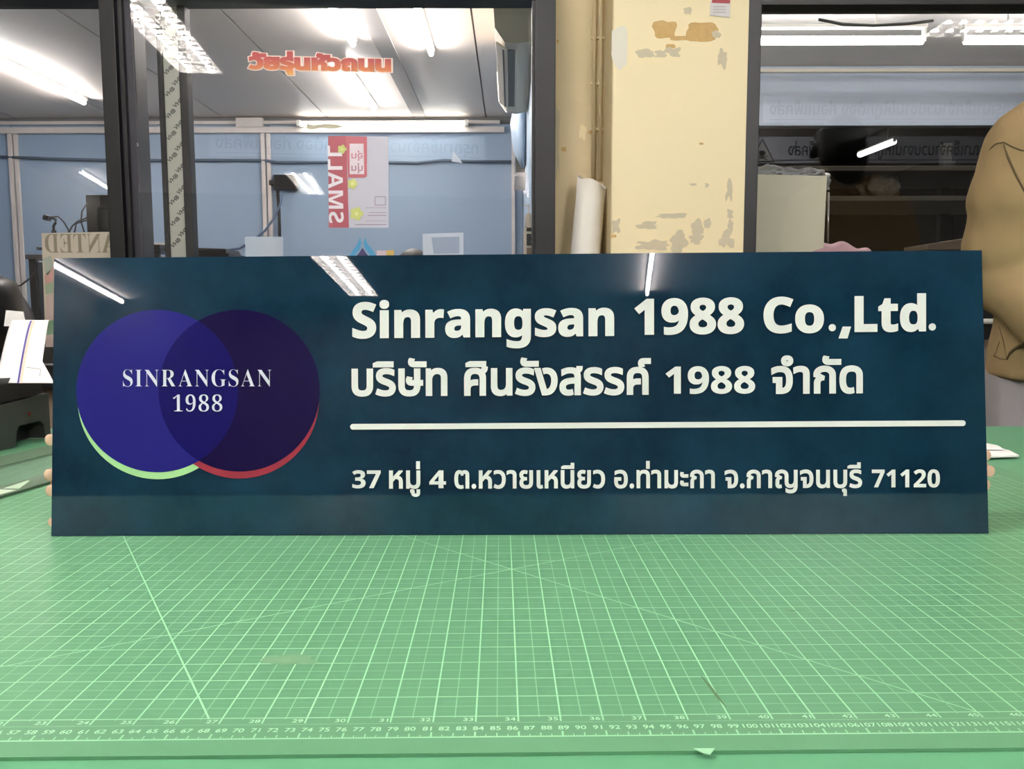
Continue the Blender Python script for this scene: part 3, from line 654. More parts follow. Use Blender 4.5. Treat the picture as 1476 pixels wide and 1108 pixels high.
# ================================================================== OUR ROOM: lamps reflected in glass and sign, and added unseen tubes
def louvre(name, label, x0, x1, y0, y1, along):
    t = thing(name, label, 'ceiling light', ((x0+x1)/2, (y0+y1)/2, CE-.09), 'louvred lights of the workshop')
    z0 = CE-.055
    hb = MB()
    if along == 'y': hb.bb(x0, x0+.01, y0, y1, z0, CE).bb(x1-.01, x1, y0, y1, z0, CE).bb(x0, x1, y0, y0+.01, z0, CE).bb(x0, x1, y1-.01, y1, z0, CE).bb(x0, x1, y0, y1, CE-.012, CE)
    else: hb.bb(x0, x1, y0, y0+.01, z0, CE).bb(x0, x1, y1-.01, y1, z0, CE).bb(x0, x0+.01, y0, y1, z0, CE).bb(x1-.01, x1, y0, y1, z0, CE).bb(x0, x1, y0, y1, CE-.012, CE)
    obj('housing', hb, M['white'], t)
    lb = MB()
    if along == 'y':
        xm = (x0+x1)/2; lb.bb(xm-.004, xm+.004, y0+.01, y1-.01, z0, z0+.014)
        n = 14
        for k in range(1, n):
            y = y0+(y1-y0)*k/n; lb.prism([(-.006, .014), (.006, .014), (0, 0)], (Vector((x0+.01, y, z0)), Vector((0, 1, 0)), Vector((0, 0, 1)), Vector((1, 0, 0))), x1-x0-.02)
        for dx in (-.07, .07): obj('tube', MB().tube([(xm+dx, y0+.03, CE-.035), (xm+dx, y1-.03, CE-.035)], .013, 10), M['tube'], t, True)
    else:
        ym = (y0+y1)/2; lb.bb(x0+.01, x1-.01, ym-.004, ym+.004, z0, z0+.014)
        n = 15
        for k in range(1, n):
            x = x0+(x1-x0)*k/n; lb.prism([(-.040, .03), (.040, .03), (0, -.01)], (Vector((x, y0+.01, z0)), Vector((1, 0, 0)), Vector((0, 0, 1)), Vector((0, 1, 0))), y1-y0-.02)
        for dy in (-.07, .07): obj('tube', MB().tube([(x0+.03, ym+dy, CE-.035), (x1-.03, ym+dy, CE-.035)], .013, 10), M['tube'], t, True)
    obj('louvre', lb, M['white'], t)
louvre('louvre_light', 'louvred light running away from the window, reflected top left in the window', -1.80, -1.50, -.88, .50, 'y')
louvre('louvre_light', 'louvred light running parallel to the window, reflected top right in the window', 2.38, 3.65, .02, .32, 'x')
louvre('louvre_light', 'louvred light further back in the workshop, reflected in the sign', -1.70, -1.37, -7.0, -5.1, 'y')
G3 = 'bare tube lights of the workshop'
batten('tube_light', 'workshop tube light reflected at the upper left corner of the sign', (-4.05, -5.25, CE), (-4.3, -7.4, CE), M['tube'], G3)
batten('tube_light', 'workshop tube light reflected at the top of the sign above the digits', (1.2, -4.9, CE), (1.5, -7.0, CE), M['tube'], G3)
batten('tube_light', 'unseen workshop tube light added over the work table, left', (-1.2, .6, CE), (.0, .6, CE), M['tube'], G3)  # unseen tube added above the table for light on mat and sign
batten('tube_light', 'unseen fill tube light added above the far table edge, left', (-1.3, 1.6, CE), (-.2, 1.6, CE), M['tube_fill'], G3)  # two unseen soft tubes added to brighten the far part of the table
batten('tube_light', 'unseen fill tube light added above the far table edge, right', (.8, 1.15, CE), (2.0, 1.15, CE), M['tube_fill'], G3)
for i, yy in enumerate((-.2, -.75, -1.3, -1.95, -2.6, -3.3)):  # added tubes lighting the sign from behind the camera, kept out of view
    dd = 5-yy
    batten('tube_light', ['first', 'second', 'third', 'fourth', 'fifth', 'sixth'][i]+' tube light from the window in the added unseen row behind the camera', (.168*dd, yy, CE), (.262*dd, yy, CE), M['tube'], G3)
# hanging notice boards, reflected reversed in the windows
TXT = 'กรุณาเช็คจำนวนงานให้ถูกต้อง ก่อนแพ็คส่ง'
BY = -1.5
def banner(label, xr, xl, zc, h, skull=False):
    t = thing('notice_board', label, 'notice', ((xr+xl)/2, BY, zc-h/2), 'hanging notice boards')
    obj('board', MB().bb(xl, xr, BY-.006, BY, zc-h/2, zc+h/2, .001), mat('notice_white', rgb(232, 234, 250), .5, 0, .02), t)
    o_ = Vector((xr-.05, BY+.0012, zc-h*.20)); letter('notice_text', TXT, M['ink'], t, lambda a, b: o_+Vector((-a, 0, b)), .015, xr-xl-.10-(.25 if skull else 0), h*.62)
    obj('underline', MB().bb(xl+.05, xr-.05, BY, BY+.0012, zc-h*.40, zc-h*.37), M['ink'], t)
    for x in (xl+.1, xr-.1): obj('hanging_cord', MB().tube([(x, BY-.003, zc+h/2), (x, BY-.003, 1.635 if skull else CE)], .0015, 5), M['steel'], t)
    if skull:
        x = xl+.10; F = (Vector((x, BY+.0004, zc)), Vector((1, 0, 0)), Vector((0, 0, 1)), Vector((0, 1, 0)))
        w_ = obj('warning_triangle', MB().prism([(-.10, -.09), (.10, -.09), (0, .09)], F, .0006), M['ink'], t)
        obj('triangle_field', MB().prism([(-.082, -.08), (.082, -.08), (0, .068)], F, .0012), M['white'], w_)
        sk = MB().prism([(math.cos(a)*.026, -.025+math.sin(a)*.022) for a in np.linspace(0, 6.0, 14)], F, .0018)
        for s_ in (1, -1): sk.box((x, BY+.0018, zc-.058), (.085, .001, .010), Matrix.Rotation(s_*.35, 3, 'Y'))
        obj('skull_mark', sk, M['ink'], w_)
banner('upper hanging notice board at right, its reversed text seen in the right window', 3.87, 1.93, 1.735, .20)
banner('lower hanging notice board at right with a skull warning triangle', 3.75, 1.83, 1.43, .20, True)
banner('hanging notice board at left, faintly reversed in the left window', .32, -1.75, 1.46, .19)

# ================================================================== TABLE AND MAT
t = thing('work_table', 'large work table covered with a plain green sheet', 'table', (.1, .9, FL))
green2 = mat('green_cover', rgb(90, 152, 112), .42, 0, .05, 3, 300, .08, .0004)
obj('table_top', MB().bb(-1.75, 2.1, -.1, 1.66, -.04, -.004, .003), mat('table_edge', rgb(120, 116, 108), .5), t)
obj('green_cover', MB().bb(-1.752, 2.102, -.102, 1.68, -.0045, -.0022, .0008), green2, t)
for x in (-1.6, 1.95):
    for y in (.02, 1.52): obj('leg', MB().bb(x-.03, x+.03, y-.03, y+.03, FL, -.04, .003), M['dgrey'], t)
obj('apron', MB().bb(-1.6, 1.95, 1.53, 1.56, -.12, -.04).bb(-1.6, 1.95, 0, .03, -.12, -.04), M['dgrey'], t)

YAW, TX, TY, IN = .0138, .0033, .4795, .0254
cu, su = math.cos(YAW), math.sin(YAW)
def mat_pt(u, v, z=0): a, b_ = (u-34)*IN, v*IN; return Vector((TX+a*cu-b_*su, TY+a*su+b_*cu, z))
# mat print shader: object space of the mat has its origin at (u=34, v=0) and axes along the grid
t_ = NT('cutting_mat_print'); sp = t_.n('ShaderNodeSeparateXYZ'); t_.l(t_.obj(), sp.inputs[0])
U = t_.math('ADD', t_.math('DIVIDE', sp.outputs[0], IN), 34.0); V = t_.math('DIVIDE', sp.outputs[1], IN)
def line(c, period, wd, off=0.0):
    f = t_.math('DIVIDE', t_.math('ADD', c, off) if off else c, period); r = t_.math('ABSOLUTE', t_.math('SUBTRACT', f, t_.math('ROUND', f)))
    return t_.math('LESS_THAN', t_.math('MULTIPLY', r, period), wd/2)
def AND(a, b): return t_.math('MULTIPLY', a, b)
def OR(*a):
    r = a[0]
    for b in a[1:]: r = t_.math('MAXIMUM', r, b)
    return r
def rng(c, lo, hi): return AND(t_.math('GREATER_THAN', c, lo), t_.math('LESS_THAN', c, hi))
inside = AND(rng(U, -.02, 62.02), rng(V, -.02, 36.02))
inside_u = AND(rng(U, -.02, 62.02), rng(V, -.26, 36.02))
vt = AND(line(U, 1, .042), inside_u); vh = AND(AND(line(U, .5, .026), AND(rng(U, -.02, 62.02), rng(V, -.07, 36.02))), 1.0)
hz = AND(line(V, 1, .042), inside); hh_ = AND(line(V, .5, .028), inside); hq = AND(line(V, .25, .018), inside)
def diag(u0, v0, ang, wd):
    ca, sa = math.cos(ang), math.sin(ang)
    d = t_.math('ABSOLUTE', t_.math('SUBTRACT', t_.math('MULTIPLY', t_.math('SUBTRACT', U, u0), sa), t_.math('MULTIPLY', t_.math('SUBTRACT', V, v0), ca)))
    return AND(t_.math('LESS_THAN', d, wd/2), inside)
R_ = math.radians
dg = OR(diag(26.68, 0, R_(120), .05)); dg2 = OR(diag(45, 0, R_(135), .038), diag(34, 11, R_(30), .036))
fr = AND(line(t_.math('ADD', V, .95), 10000, .045), rng(U, -1, 63)); fr2 = AND(line(t_.math('ADD', V, .31), 10000, .02), rng(U, -1, 63))
tick = OR(AND(line(U, 1, .045), rng(V, -.95, -.72)), AND(line(U, .5, .03), rng(V, -.95, -.78)), AND(line(U, .25, .025), rng(V, -.95, -.84)), AND(line(U, .0625, .016), rng(V, -.95, -.90)))
tick = AND(tick, rng(U, 0, 62))
strong = OR(vt, dg, fr, AND(hz, .85), AND(tick, .9)); weak = OR(AND(vh, .55), AND(dg2, .95), AND(hh_, .42), AND(hq, .16), AND(fr2, .5))
msk = OR(strong, weak)
zone = AND(rng(V, -.95, 0), 1.0)
big = t_.noise(2.2, 4); fine = t_.noise(60, 3)
base = t_.mix(big, rgb(80, 136, 99), rgb(97, 150, 109))
base = t_.mix(AND(fine, .25), base, rgb(94, 144, 108))
base = t_.mix(AND(zone, .35), base, rgb(94, 138, 103))
wearn = t_.noise(9, 4); wear = t_.math('ADD', .62, t_.math('MULTIPLY', wearn, .6), clamp=True)
colr = t_.mix(AND(msk, wear), base, rgb(150, 206, 160))
t_.bsdf(colr, t_.math('ADD', .36, t_.math('MULTIPLY', fine, .15)), 0, t_.noise(900, 2), .12, .0003)
b = bmesh.new(); bmesh.ops.create_cube(b, size=1)
bmesh.ops.subdivide_edges(b, edges=b.edges[:], cuts=1)
o0, o1 = (-1.6-34)*IN, (63.4-34)*IN
for v in b.verts:
    v.co = Vector((o0+(v.co.x+.5)*(o1-o0), (-1.62+(v.co.y+.5)*(37.6+1.62))*IN, (v.co.z-.5)*.0021))
me = bpy.data.meshes.new('cutting_mat'); b.to_mesh(me); b.free(); me.materials.append(t_.m)
cm = bpy.data.objects.new('cutting_mat', me); COL.objects.link(cm); cm.location = (TX, TY, 0); cm.rotation_euler = (0, 0, YAW)
tag(cm, 'green cutting mat with a pale grid and numbered ruler edge', 'cutting mat'); ORG[cm] = Vector((TX, TY, 0))
def mat_text(name, s, u, v, hgt, cent=True, m=None, flat=1.0, wmul=1.0):
    # parts of the mat live in its local axes
    Vv, T = shape(s, .012); x0 = min(q[0] for q in Vv); x1 = max(q[0] for q in Vv); b = bmesh.new(); k = hgt/.7*IN
    vv = [b.verts.new(((u-34)*IN+((x-x0)-(x1-x0 if cent == 'R' else (x1-x0)/2))*k*wmul, v*IN+y*k*flat, .0002)) for x, y in Vv]
    for q in T:
        try: b.faces.new([vv[i] for i in q])
        except ValueError: pass
    for q in [q for q in b.verts if not q.link_faces]: b.verts.remove(q)
    me = bpy.data.meshes.new(name); b.to_mesh(me); b.free(); me.materials.append(m or M['grid_txt'])
    o = bpy.data.objects.new(name, me); COL.objects.link(o); o.parent = cm; return o
for n in range(21, 48): mat_text('inch_number', str(n), n-.06, -.235, .15, 'R', wmul=1.25)
for n in range(54, 118): mat_text('centimetre_number', str(n), n/2.54, -.66, .17, True, wmul=1.1)
for n in range(3, 9): mat_text('inch_number', str(n), n, 36.15, .3, True)
# scuffs and cuts on the mat
def scuff(name, pts, wd, m):
    b = MB(); pts = [onz(x, y, .0003) for x, y in pts]
    b.tube(pts, [wd*.3]+[wd]*(len(pts)-2)+[wd*.3], 4)
    for v in b.b.verts: v.co.z = .0003+(v.co.z-.0003)*.15
    o = obj(name, b, m, cm, origin=ORG[cm]); o.rotation_euler = (0, 0, -YAW); return o
cutm = mat('dark_cut', rgb(92, 124, 88), .7)
scuff('cut_mark', [(1011, 974), (1024, 990), (1036, 1006), (1047, 1019)], .0011, cutm)
scuff('cut_mark', [(1131, 878), (1140, 880), (1152, 879)], .0008, cutm)
scuff('speck', [(157, 845), (158.5, 846), (160, 846)], .001, M['dgrey'])
edge_m = mat('mat_edge_shadow_line', rgb(64, 120, 82), .8)
sm = mat('tan_smudge', rgb(112, 154, 116), .6, 0, .05)
def flat_blob(name, cx, cy, wx, wy, m, seed):
    P = []
    for k in range(24):
        a = k/24*2*math.pi; r = 1+.5*noise.noise(Vector((math.cos(a)*1.5+seed, math.sin(a)*1.5, seed))); P.append(onz(cx+wx/2*r*math.cos(a), cy+wy/2*r*math.sin(a), .0002))
    b = bmesh.new(); b.faces.new([b.verts.new(p) for p in P]); o = obj(name, b, m, cm, origin=ORG[cm]); o.rotation_euler = (0, 0, -YAW); return o
flat_blob('smudge', 418, 951, 88, 14, sm, 3)
# nick at the mat's front edge
nk = onz(1016, 1083, .0012)
tag(obj('torn_flap', MB().prism([(-.006, .002), (.006, .002), (.002, -.003), (-.001, -.002)], (nk, Vector((1, 0, 0)), Vector((0, 1, .15)), Vector((0, 0, 1))), .0006), mat('pale_flap', rgb(150, 200, 158), .5), cm, origin=ORG[cm])).rotation_euler = (0, 0, -YAW)

# ================================================================== THE SIGN
BL = Vector((-.497, .873, .0005)); BR = Vector((.5145, .876, .0005)); LEAN = R_(5.2)
SU = (BR-BL).normalized(); SV = Vector((0, math.sin(LEAN), math.cos(LEAN))); SN = SU.cross(SV).normalized()
if SN.y > 0: SN = -SN
def sg(x, y, off=0.0):
    d = ray(x, y); P0 = BL+SN*off; return C0+d*((P0-C0).dot(SN)/d.dot(SN))
def s2(x, y): p = sg(x, y)-BL; return (p.dot(SU), p.dot(SV))
sign = thing('company_sign', 'long glossy dark teal acrylic company sign with white lettering and two round emblems', 'sign', BL.lerp(BR, .5))
ft = NT('teal_acrylic'); n1 = ft.noise(9, 6, rough=.65); n2 = ft.noise(3, 3)
n1 = ft.math('MULTIPLY', ft.math('SUBTRACT', n1, .34), 3.0, clamp=True)  # cloudy mottling of the acrylic, reflections partly put into the colour
c_ = ft.mix(n1, rgb(6, 34, 54), rgb(24, 58, 80)); sp2 = ft.n('ShaderNodeSeparateXYZ'); ft.l(ft.obj(), sp2.inputs[0])
c_ = ft.mix(ft.math('MULTIPLY', n2, .5), c_, rgb(12, 38, 48))
ft.bsdf(c_, .6, 0, Coat_Weight=1.0, Coat_Roughness=.012, Coat_IOR=1.5, Specular_IOR_Level=.0)
F0 = (BL, SU, SV, -SN)
quad = [s2(74, 773), s2(1425, 769), s2(1415, 361), s2(78, 372)]
quad[0] = (quad[0][0], 0.0); quad[1] = (quad[1][0], 0.0)
b_ = MB().prism(quad, F0, .006)
obj('panel', b_, ft.m, sign)
def gloss(name, col): 
    q = NT(name); q.bsdf(col, .6, 0, Coat_Weight=1.0, Coat_Roughness=.012, Coat_IOR=1.5, Specular_IOR_Level=0.0); return q.m
def disc(name, cx, cy, r, m, off, n=96, parent=sign, r2=None):
    c0 = s2(cx, cy); k = (s2(cx+100, cy)[0]-c0[0])/100; k2 = (s2(cx, cy-50)[1]-c0[1])/50; rr = r*k; r2_ = (r2 or r)*k2
    P = [(c0[0]+rr*math.cos(i/n*2*math.pi), c0[1]+r2_*math.sin(i/n*2*math.pi)) for i in range(n)]
    return obj(name, MB().prism(P, (BL+SN*off, SU, SV, -SN), .0003), m, parent), (c0, rr, r2_)
disc('green_disc', 227.5, 575, 115.5, gloss('disc_green', rgb(160, 206, 146)), .0004, r2=115.5)
disc('red_disc', 345, 574.5, 115, gloss('disc_red', rgb(150, 52, 66)), .0005, r2=115)
_, A1 = disc('blue_disc', 227, 563.5, 116.5, gloss('disc_blue', rgb(34, 32, 116)), .0006, r2=117)
_, A2 = disc('indigo_disc', 345, 563, 116, gloss('disc_indigo', rgb(20, 10, 58)), .0007, r2=116.5)
# lens where the discs overlap
P = []
for i in range(200):
    a = i/200*2*math.pi; P.append((A1[0][0]+A1[1]*math.cos(a), A1[0][1]+A1[2]*math.sin(a)))
inl = lambda p, A: ((p[0]-A[0][0])/A[1])**2+((p[1]-A[0][1])/A[2])**2 <= 1.0
right = [p for p in P if inl(p, A2)]; right.sort(key=lambda p: p[1])
P = [(A2[0][0]+A2[1]*math.cos(i/200*2*math.pi), A2[0][1]+A2[2]*math.sin(i/200*2*math.pi)) for i in range(200)]
left = [p for p in P if inl(p, A1)]; left.sort(key=lambda p: -p[1])
obj('overlap_lens', MB().prism(right+left, (BL+SN*.0008, SU, SV, -SN), .0003), gloss('disc_overlap', rgb(18, 14, 88)), sign)
wm = gloss('white_lettering', rgb(226, 226, 222))
def sign_text(name, s, x0, x1, yb, bold, ysz, off=.0012, y1=None, m=None):
    """ink spans pixels x0..x1 on a baseline yb (y1 at the right end)"""
    a, c = s2(x0, yb), s2(x1, y1 if y1 is not None else yb); wd = c[0]-a[0]; sl_ = (c[1]-a[1])/wd
    return letter(name, s, m or wm, sign, lambda x, y: BL+SN*off+SU*(a[0]+x)+SV*(a[1]+y+x*sl_), bold, wd, ysz)
k_ = (s2(800, 500)[1]-s2(800, 550)[1])/50     # metres per pixel up the sign
def fr_(s):   # math sans-serif bold glyphs
    o = ''
    for ch in s:
        if 'A' <= ch <= 'Z': o += chr(0x1D5D4+ord(ch)-65)
        elif 'a' <= ch <= 'z': o += chr(0x1D5EE+ord(ch)-97)
        elif '0' <= ch <= '9': o += chr(0x1D7EC+ord(ch)-48)
        else: o += ch
    return o
def sr_(s): return ''.join(chr(0x1D400+ord(ch)-65) if 'A' <= ch <= 'Z' else chr(0x1D7CE+ord(ch)-48) if '0' <= ch <= '9' else ch for ch in s)
H1 = 49*k_/.714
sign_text('latin_name', fr_('Sinrangsan'), 508, 885, 486.5, .020, H1, y1=483)
sign_text('latin_name', fr_('1988'), 914, 1072, 481.5, .020, H1, y1=479.5)
sign_text('latin_name', fr_('Co'), 1100, 1187, 479, .020, H1, y1=478.5)
sign_text('latin_name', fr_('Ltd'), 1231, 1334, 477.5, .020, H1, y1=476.5)
def dot(cx, cy, r, name='full_stop'): disc(name, cx, cy, r, wm, .0012, 24)
dot(1199, 472.5, 5.2); dot(1343, 471.5, 5.2)
cP = [s2(*q) for q in ((1214, 471), (1226, 471), (1221, 488), (1208, 488))]
obj('comma', MB().prism(cP, (BL+SN*.0012, SU, SV, -SN), .0003), wm, sign)
H2 = 37*k_/.54
sign_text('thai_name', 'บริษัท', 507, 645, 569, .031, H2*.95, y1=568.5)
sign_text('thai_name', 'ศินรังสรรค์', 669, 938, 568.5, .031, H2*.95, y1=567)
sign_text('thai_name', fr_('1988'), 959, 1088, 567, .010, 38*k_/.714, y1=566.5)
sign_text('thai_name', 'จำกัด', 1111, 1243, 566, .031, H2*.95, y1=565)
x0, y0 = s2(505, 615); x1, y1 = s2(1391, 610); hb_ = 4.1*k_
P = [(x0+hb_+hb_*math.cos(a), y0+hb_*math.sin(a)) for a in np.linspace(math.pi/2, 3*math.pi/2, 12)]+[(x1-hb_+hb_*math.cos(a), y1+hb_*math.sin(a)) for a in np.linspace(-math.pi/2, math.pi/2, 12)]
obj('dividing_bar', MB().prism(P, (BL+SN*.0012, SU, SV, -SN), .0003), wm, sign)
H3 = 25*k_/.714
T3 = 26.5*k_/.60
sign_text('address_line', fr_('37'), 508, 549, 703, .008, H3)
sign_text('address_line', 'หมู่', 561, 606, 703, .023, T3)
sign_text('address_line', fr_('4'), 619, 643, 703, .008, H3)
sign_text('address_line', 'ต.หวายเหนียว', 655, 872, 703, .023, T3, y1=702.5)
sign_text('address_line', 'อ.ท่ามะกา', 885, 1030, 702.5, .023, T3)
sign_text('address_line', 'จ.กาญจนบุรี', 1044, 1242, 702.5, .023, T3, y1=702)
sign_text('address_line', fr_('71120'), 1256, 1354, 702, .008, H3)
serif = gloss('white_serif', rgb(216, 216, 230))
def spaced(s, x0, x1, yb, hpx, name, extra):
    # letter-spaced serif capitals
    ws = []
    for ch in s:
        V_, _ = shape(sr_(ch), -.008); ws.append(max(v[0] for v in V_)-min(v[0] for v in V_))
    tot = (x1-x0); g = extra*sum(ws)/len(ws); sc = tot/(sum(ws)+g*(len(s)-1)); x = x0
    for ch, w_ in zip(s, ws):
        sign_text(name, sr_(ch), x, x+w_*sc, yb, -.012, hpx*k_/.68, off=.0013, m=serif); x += (w_+g)*sc
spaced('SINRANGSAN', 178, 392, 557, 24.5, 'emblem_letter', .20)
spaced('1988', 250, 321, 593, 23.5, 'emblem_digit', .30)

# ================================================================== THINGS ON THE TABLE
# printer with a strip of paper coming off its top
q = onz(0, 650, 0); q2 = onz(78, 628, 0)
pd = (q2-q); pd.z = 0; pd.normalize(); pn = Vector((-pd.y, pd.x, 0))
t = thing('desktop_printer', 'dark grey desktop printer feeding paper at the left edge of the table', 'printer', q+pn*.15)
PF = (q+Vector((0, 0, .001)), pd, Vector((0, 0, 1)), pn)
zf = lambda x, y: (at(x, y, q.y).z)
hB = at(20, 586, q.y+.01).z
def wpoly(pts): return [((at(x, y, q.y).x-q.x)/pd.x, max(at(x, y, q.y).z-.001 if y < 625 else 0, 0)) for x, y in pts]
L0 = -.28; L1 = .155
notch = [(.046, 0), (.050, .026), (.058, .034), (.124, .034), (.134, .026), (.137, 0)]
obj('lower_body', MB().prism([(L0, 0)]+notch+[(L1, 0), (L1, .082), (L0, .066)], PF, .26), M['dgrey'], t)
obj('feed_cavity', MB().prism([(.046, 0), (.137, 0), (.134, .032), (.050, .032)], (PF[0]+pn*.03, pd, Vector((0, 0, 1)), pn), .05), M['blackp'], t)
obj('lid', MB().prism([(L0, .070), (L1-.01, .084), (L1-.012, .108), (L1-.03, .118), (-.02, .123), (L0, .123)], (PF[0]+pn*.004, pd, Vector((0, 0, 1)), pn), .22), M['blackp'], t)
obj('button', MB().box(PF[0]+pd*.088+Vector((0, 0, .052))-pn*.001, (.006, .002, .006)), pr((130, 36, 40)), t)
obj('side_post', MB().prism([(.086, .10), (.15, .10), (.15, .215), (.10, .222), (.088, .20)], (PF[0]+pn*.12, pd, Vector((0, 0, 1)), pn), .05), M['blackp'], t)
obj('spindle_end', MB().tube([PF[0]+pn*.115+pd*.086+Vector((0, 0, .215)), PF[0]+pn*.115+pd*.105+Vector((0, 0, .213))], .010, 12), M['white'], t, True)
obj('yellow_tab', MB().box(PF[0]+pd*-.0+pn*.10+Vector((.0, 0, .205)), (.012, .01, .02)), pr((206, 200, 90)), t)
obj('rear_post', MB().prism([(-.12, .10), (-.012, .10), (-.004, .19), (-.02, .215), (-.12, .215)], (PF[0]+pn*.13, pd, Vector((0, 0, 1)), pn), .05), M['dgrey'], t)
# paper strip
def edge(k, v):
    # the edges and the stripe as the paper bends down from the feed roller
    if k == 0: return 17-23*v**.8
    if k == 1: return 70-9*min(v/.66, 1)**.9+17*max(0, (v-.66)/.34)**.9
    return {2: 43.5, 3: 46.5, 4: 51}[k]-19*v**.75
def strip(ka, kb, off=0):
    def f(u, v):
        xa, xb = edge(ka, v), edge(kb, v); Y = q.y+.115-.075*v+.006*math.sin(v*3)-off
        return at(xa+(xb-xa)*u, 462+90*v, Y)
    return f
ps = tag(obj('paper_strip', MB().sheet(strip(0, 1), 10, 20), M['paper'], None, True, solid=.0006), 'white paper strip with a purple and orange stripe hanging from the printer', 'paper')
obj('purple_stripe', MB().sheet(strip(2, 3, .001), 2, 20), pr((66, 60, 140)), ps, True); obj('orange_stripe', MB().sheet(strip(3, 4, .001), 2, 20), pr((240, 200, 176)), ps, True)
def fold(u, v):
    p = strip(0, 1)(u, 0); return p+Vector((0, .05*v, -.028*v*v+.004*math.sin(v*3)))
obj('paper_fold', MB().sheet(fold, 10, 8), M['paper'], ps, True)
obj('crop_mark', MB().tube([at(38, 529, q.y+.058), at(59, 532, q.y+.054), at(57, 542, q.y+.045)], .0005, 4), M['mgrey'], ps)
t2 = card('paper_note', [(9, 447), (34, 449), (38, 470), (6, 470)], M['paper'], 'small white paper standing behind the printer strip', 'paper', Y=q.y+.19, t=.001)
obj('note_holder', MB().prism([(-.02, .10), (.02, .10), (.02, .2), (-.02, .2)], (PF[0]+pn*.196+pd*.02, pd, Vector((0, 0, 1)), pn), .004), M['blackp'], bpy.data.objects['desktop_printer'])
# clear ruler lying at the left
rp = [onz(-60, 706, .001), onz(75, 669, .001), onz(75, 690, .001), onz(-60, 748, .001)]
r_a, r_b = onz(-10, 722, .0005), onz(80, 695, .0005); rd = (r_b-r_a).normalized(); rn = Vector((-rd.y, rd.x, 0))
r_a = r_a-rd*.25
t = thing('clear_ruler', 'clear plastic ruler with two smoky bands lying left of the sign', 'ruler', r_a+rd*.3)
RF = (r_a, rd, rn, Vector((0, 0, 1)))
wr = (onz(30, 672, .0005)-onz(30, 711, .0005)).length
obj('blade', MB().prism([(0, 0), (.62, 0), (.62, wr), (0, wr)], RF, .003), film('clear_acrylic', rgb(170, 200, 176), .25, .1), t)
for a_, c_2 in ((0, .045), (wr-.062, wr)): obj('smoky_band', MB().prism([(0, a_), (.62, a_), (.62, c_2), (0, c_2)], (r_a+Vector((0, 0, .0031)), rd, rn, Vector((0, 0, 1))), .0004), film('smoky_band', rgb(106, 132, 106), .75), t)
l0 = (onz(8, 715, .003)-r_a).dot(rd); l1 = (onz(70, 700, .003)-r_a).dot(rd)
obj('white_label', MB().prism([(l0, .006), (l0+(l1-l0)*.45, .006), (l0+(l1-l0)*.45, .030), (l0, .030)], (r_a+Vector((0, 0, .0036)), rd, rn, Vector((0, 0, 1))), .0004), pr((196, 208, 186)), t)
obj('white_label', MB().prism([(l0+(l1-l0)*.58, .008), (l1+.02, .030), (l1+.02, .034), (l0+(l1-l0)*.55, .030)], (r_a+Vector((0, 0, .0036)), rd, rn, Vector((0, 0, 1))), .0004), pr((180, 204, 176)), t)
# papers at the right
def flatpaper(pts, z, lab, curl=0):
    P = [onz(x, y, z) for x, y in pts]; b = bmesh.new(); a = [b.verts.new(p) for p in P]; c = [b.verts.new(p+Vector((0, 0, .0006+curl))) for p in P]
    b.faces.new(a[::-1]); b.faces.new(c); n = len(a)
    for i in range(n): b.faces.new((a[i], a[(i+1) % n], c[(i+1) % n], c[i]))
    return tag(obj('paper_scrap', b, M['paper']), lab, 'paper')
flatpaper([(1405, 660), (1462, 658.5), (1469, 658), (1455, 651), (1440, 647), (1405, 645)], .002, 'white pointed paper scrap on the table right of the sign, nearer one', .002)
flatpaper([(1405, 648), (1446, 648), (1438, 643), (1424, 640), (1405, 638)], .0065, 'white paper scrap on the table right of the sign, farther one', .001)

# ================================================================== PEOPLE
def body(name, parent, prims, voxel, m, smooth=4, sub=0, folds=0):
    """prims: ('c', pts, radii) tapered capsule chain; ('e', centre, radii, rot) ellipsoid -> one continuous remeshed skin"""
    mb = MB()
    for p in prims:
        if p[0] == 'c':
            pts = [Vector(x) for x in p[1]]; rs = p[2]; mb.tube(pts, list(rs), 14)
            for x, r in zip(pts, rs): mb.ell(x, (r, r, r), None, 14, 9)
        elif p[0] == 'l': mb.loft(p[1], 36)
        else: mb.ell(p[1], p[2], p[3] if len(p) > 3 else None, 22, 14)
    o = obj(name, mb, m, parent, True)
    k = o.modifiers.new('r', 'REMESH'); k.mode = 'VOXEL'; k.voxel_size = voxel; k.use_smooth_shade = True
    k = o.modifiers.new('s', 'SMOOTH'); k.iterations = smooth; k.factor = .5
    if folds:
        tx = bpy.data.textures.new('folds', 'CLOUDS'); tx.noise_scale = .11; tx.noise_depth = 2
        k = o.modifiers.new('f', 'DISPLACE'); k.texture = tx; k.strength = folds; k.mid_level = .5
    return o
def head_prims(c, R):
    c = Vector(c)
    def W_(x, y, z): return c+R @ Vector((x, y, z))
    P = [('e', W_(0, .008, .018), (.076, .094, .098), R), ('e', W_(0, -.020, -.045), (.058, .066, .068), R), ('e', W_(0, -.052, -.088), (.028, .022, .020), R),
         ('c', [W_(0, -.088, .012), W_(0, -.106, -.024)], (.009, .014)), ('e', W_(0, -.098, -.030), (.020, .012, .010), R),
         ('e', W_(0, -.084, .034), (.052, .014, .011), R), ('e', W_(0, -.088, -.056), (.024, .010, .007), R), ('e', W_(0, -.086, -.066), (.020, .010, .007), R),
         ('e', W_(.074, .012, -.008), (.012, .022, .034), R), ('e', W_(-.074, .012, -.008), (.012, .022, .034), R)]
    return P, W_
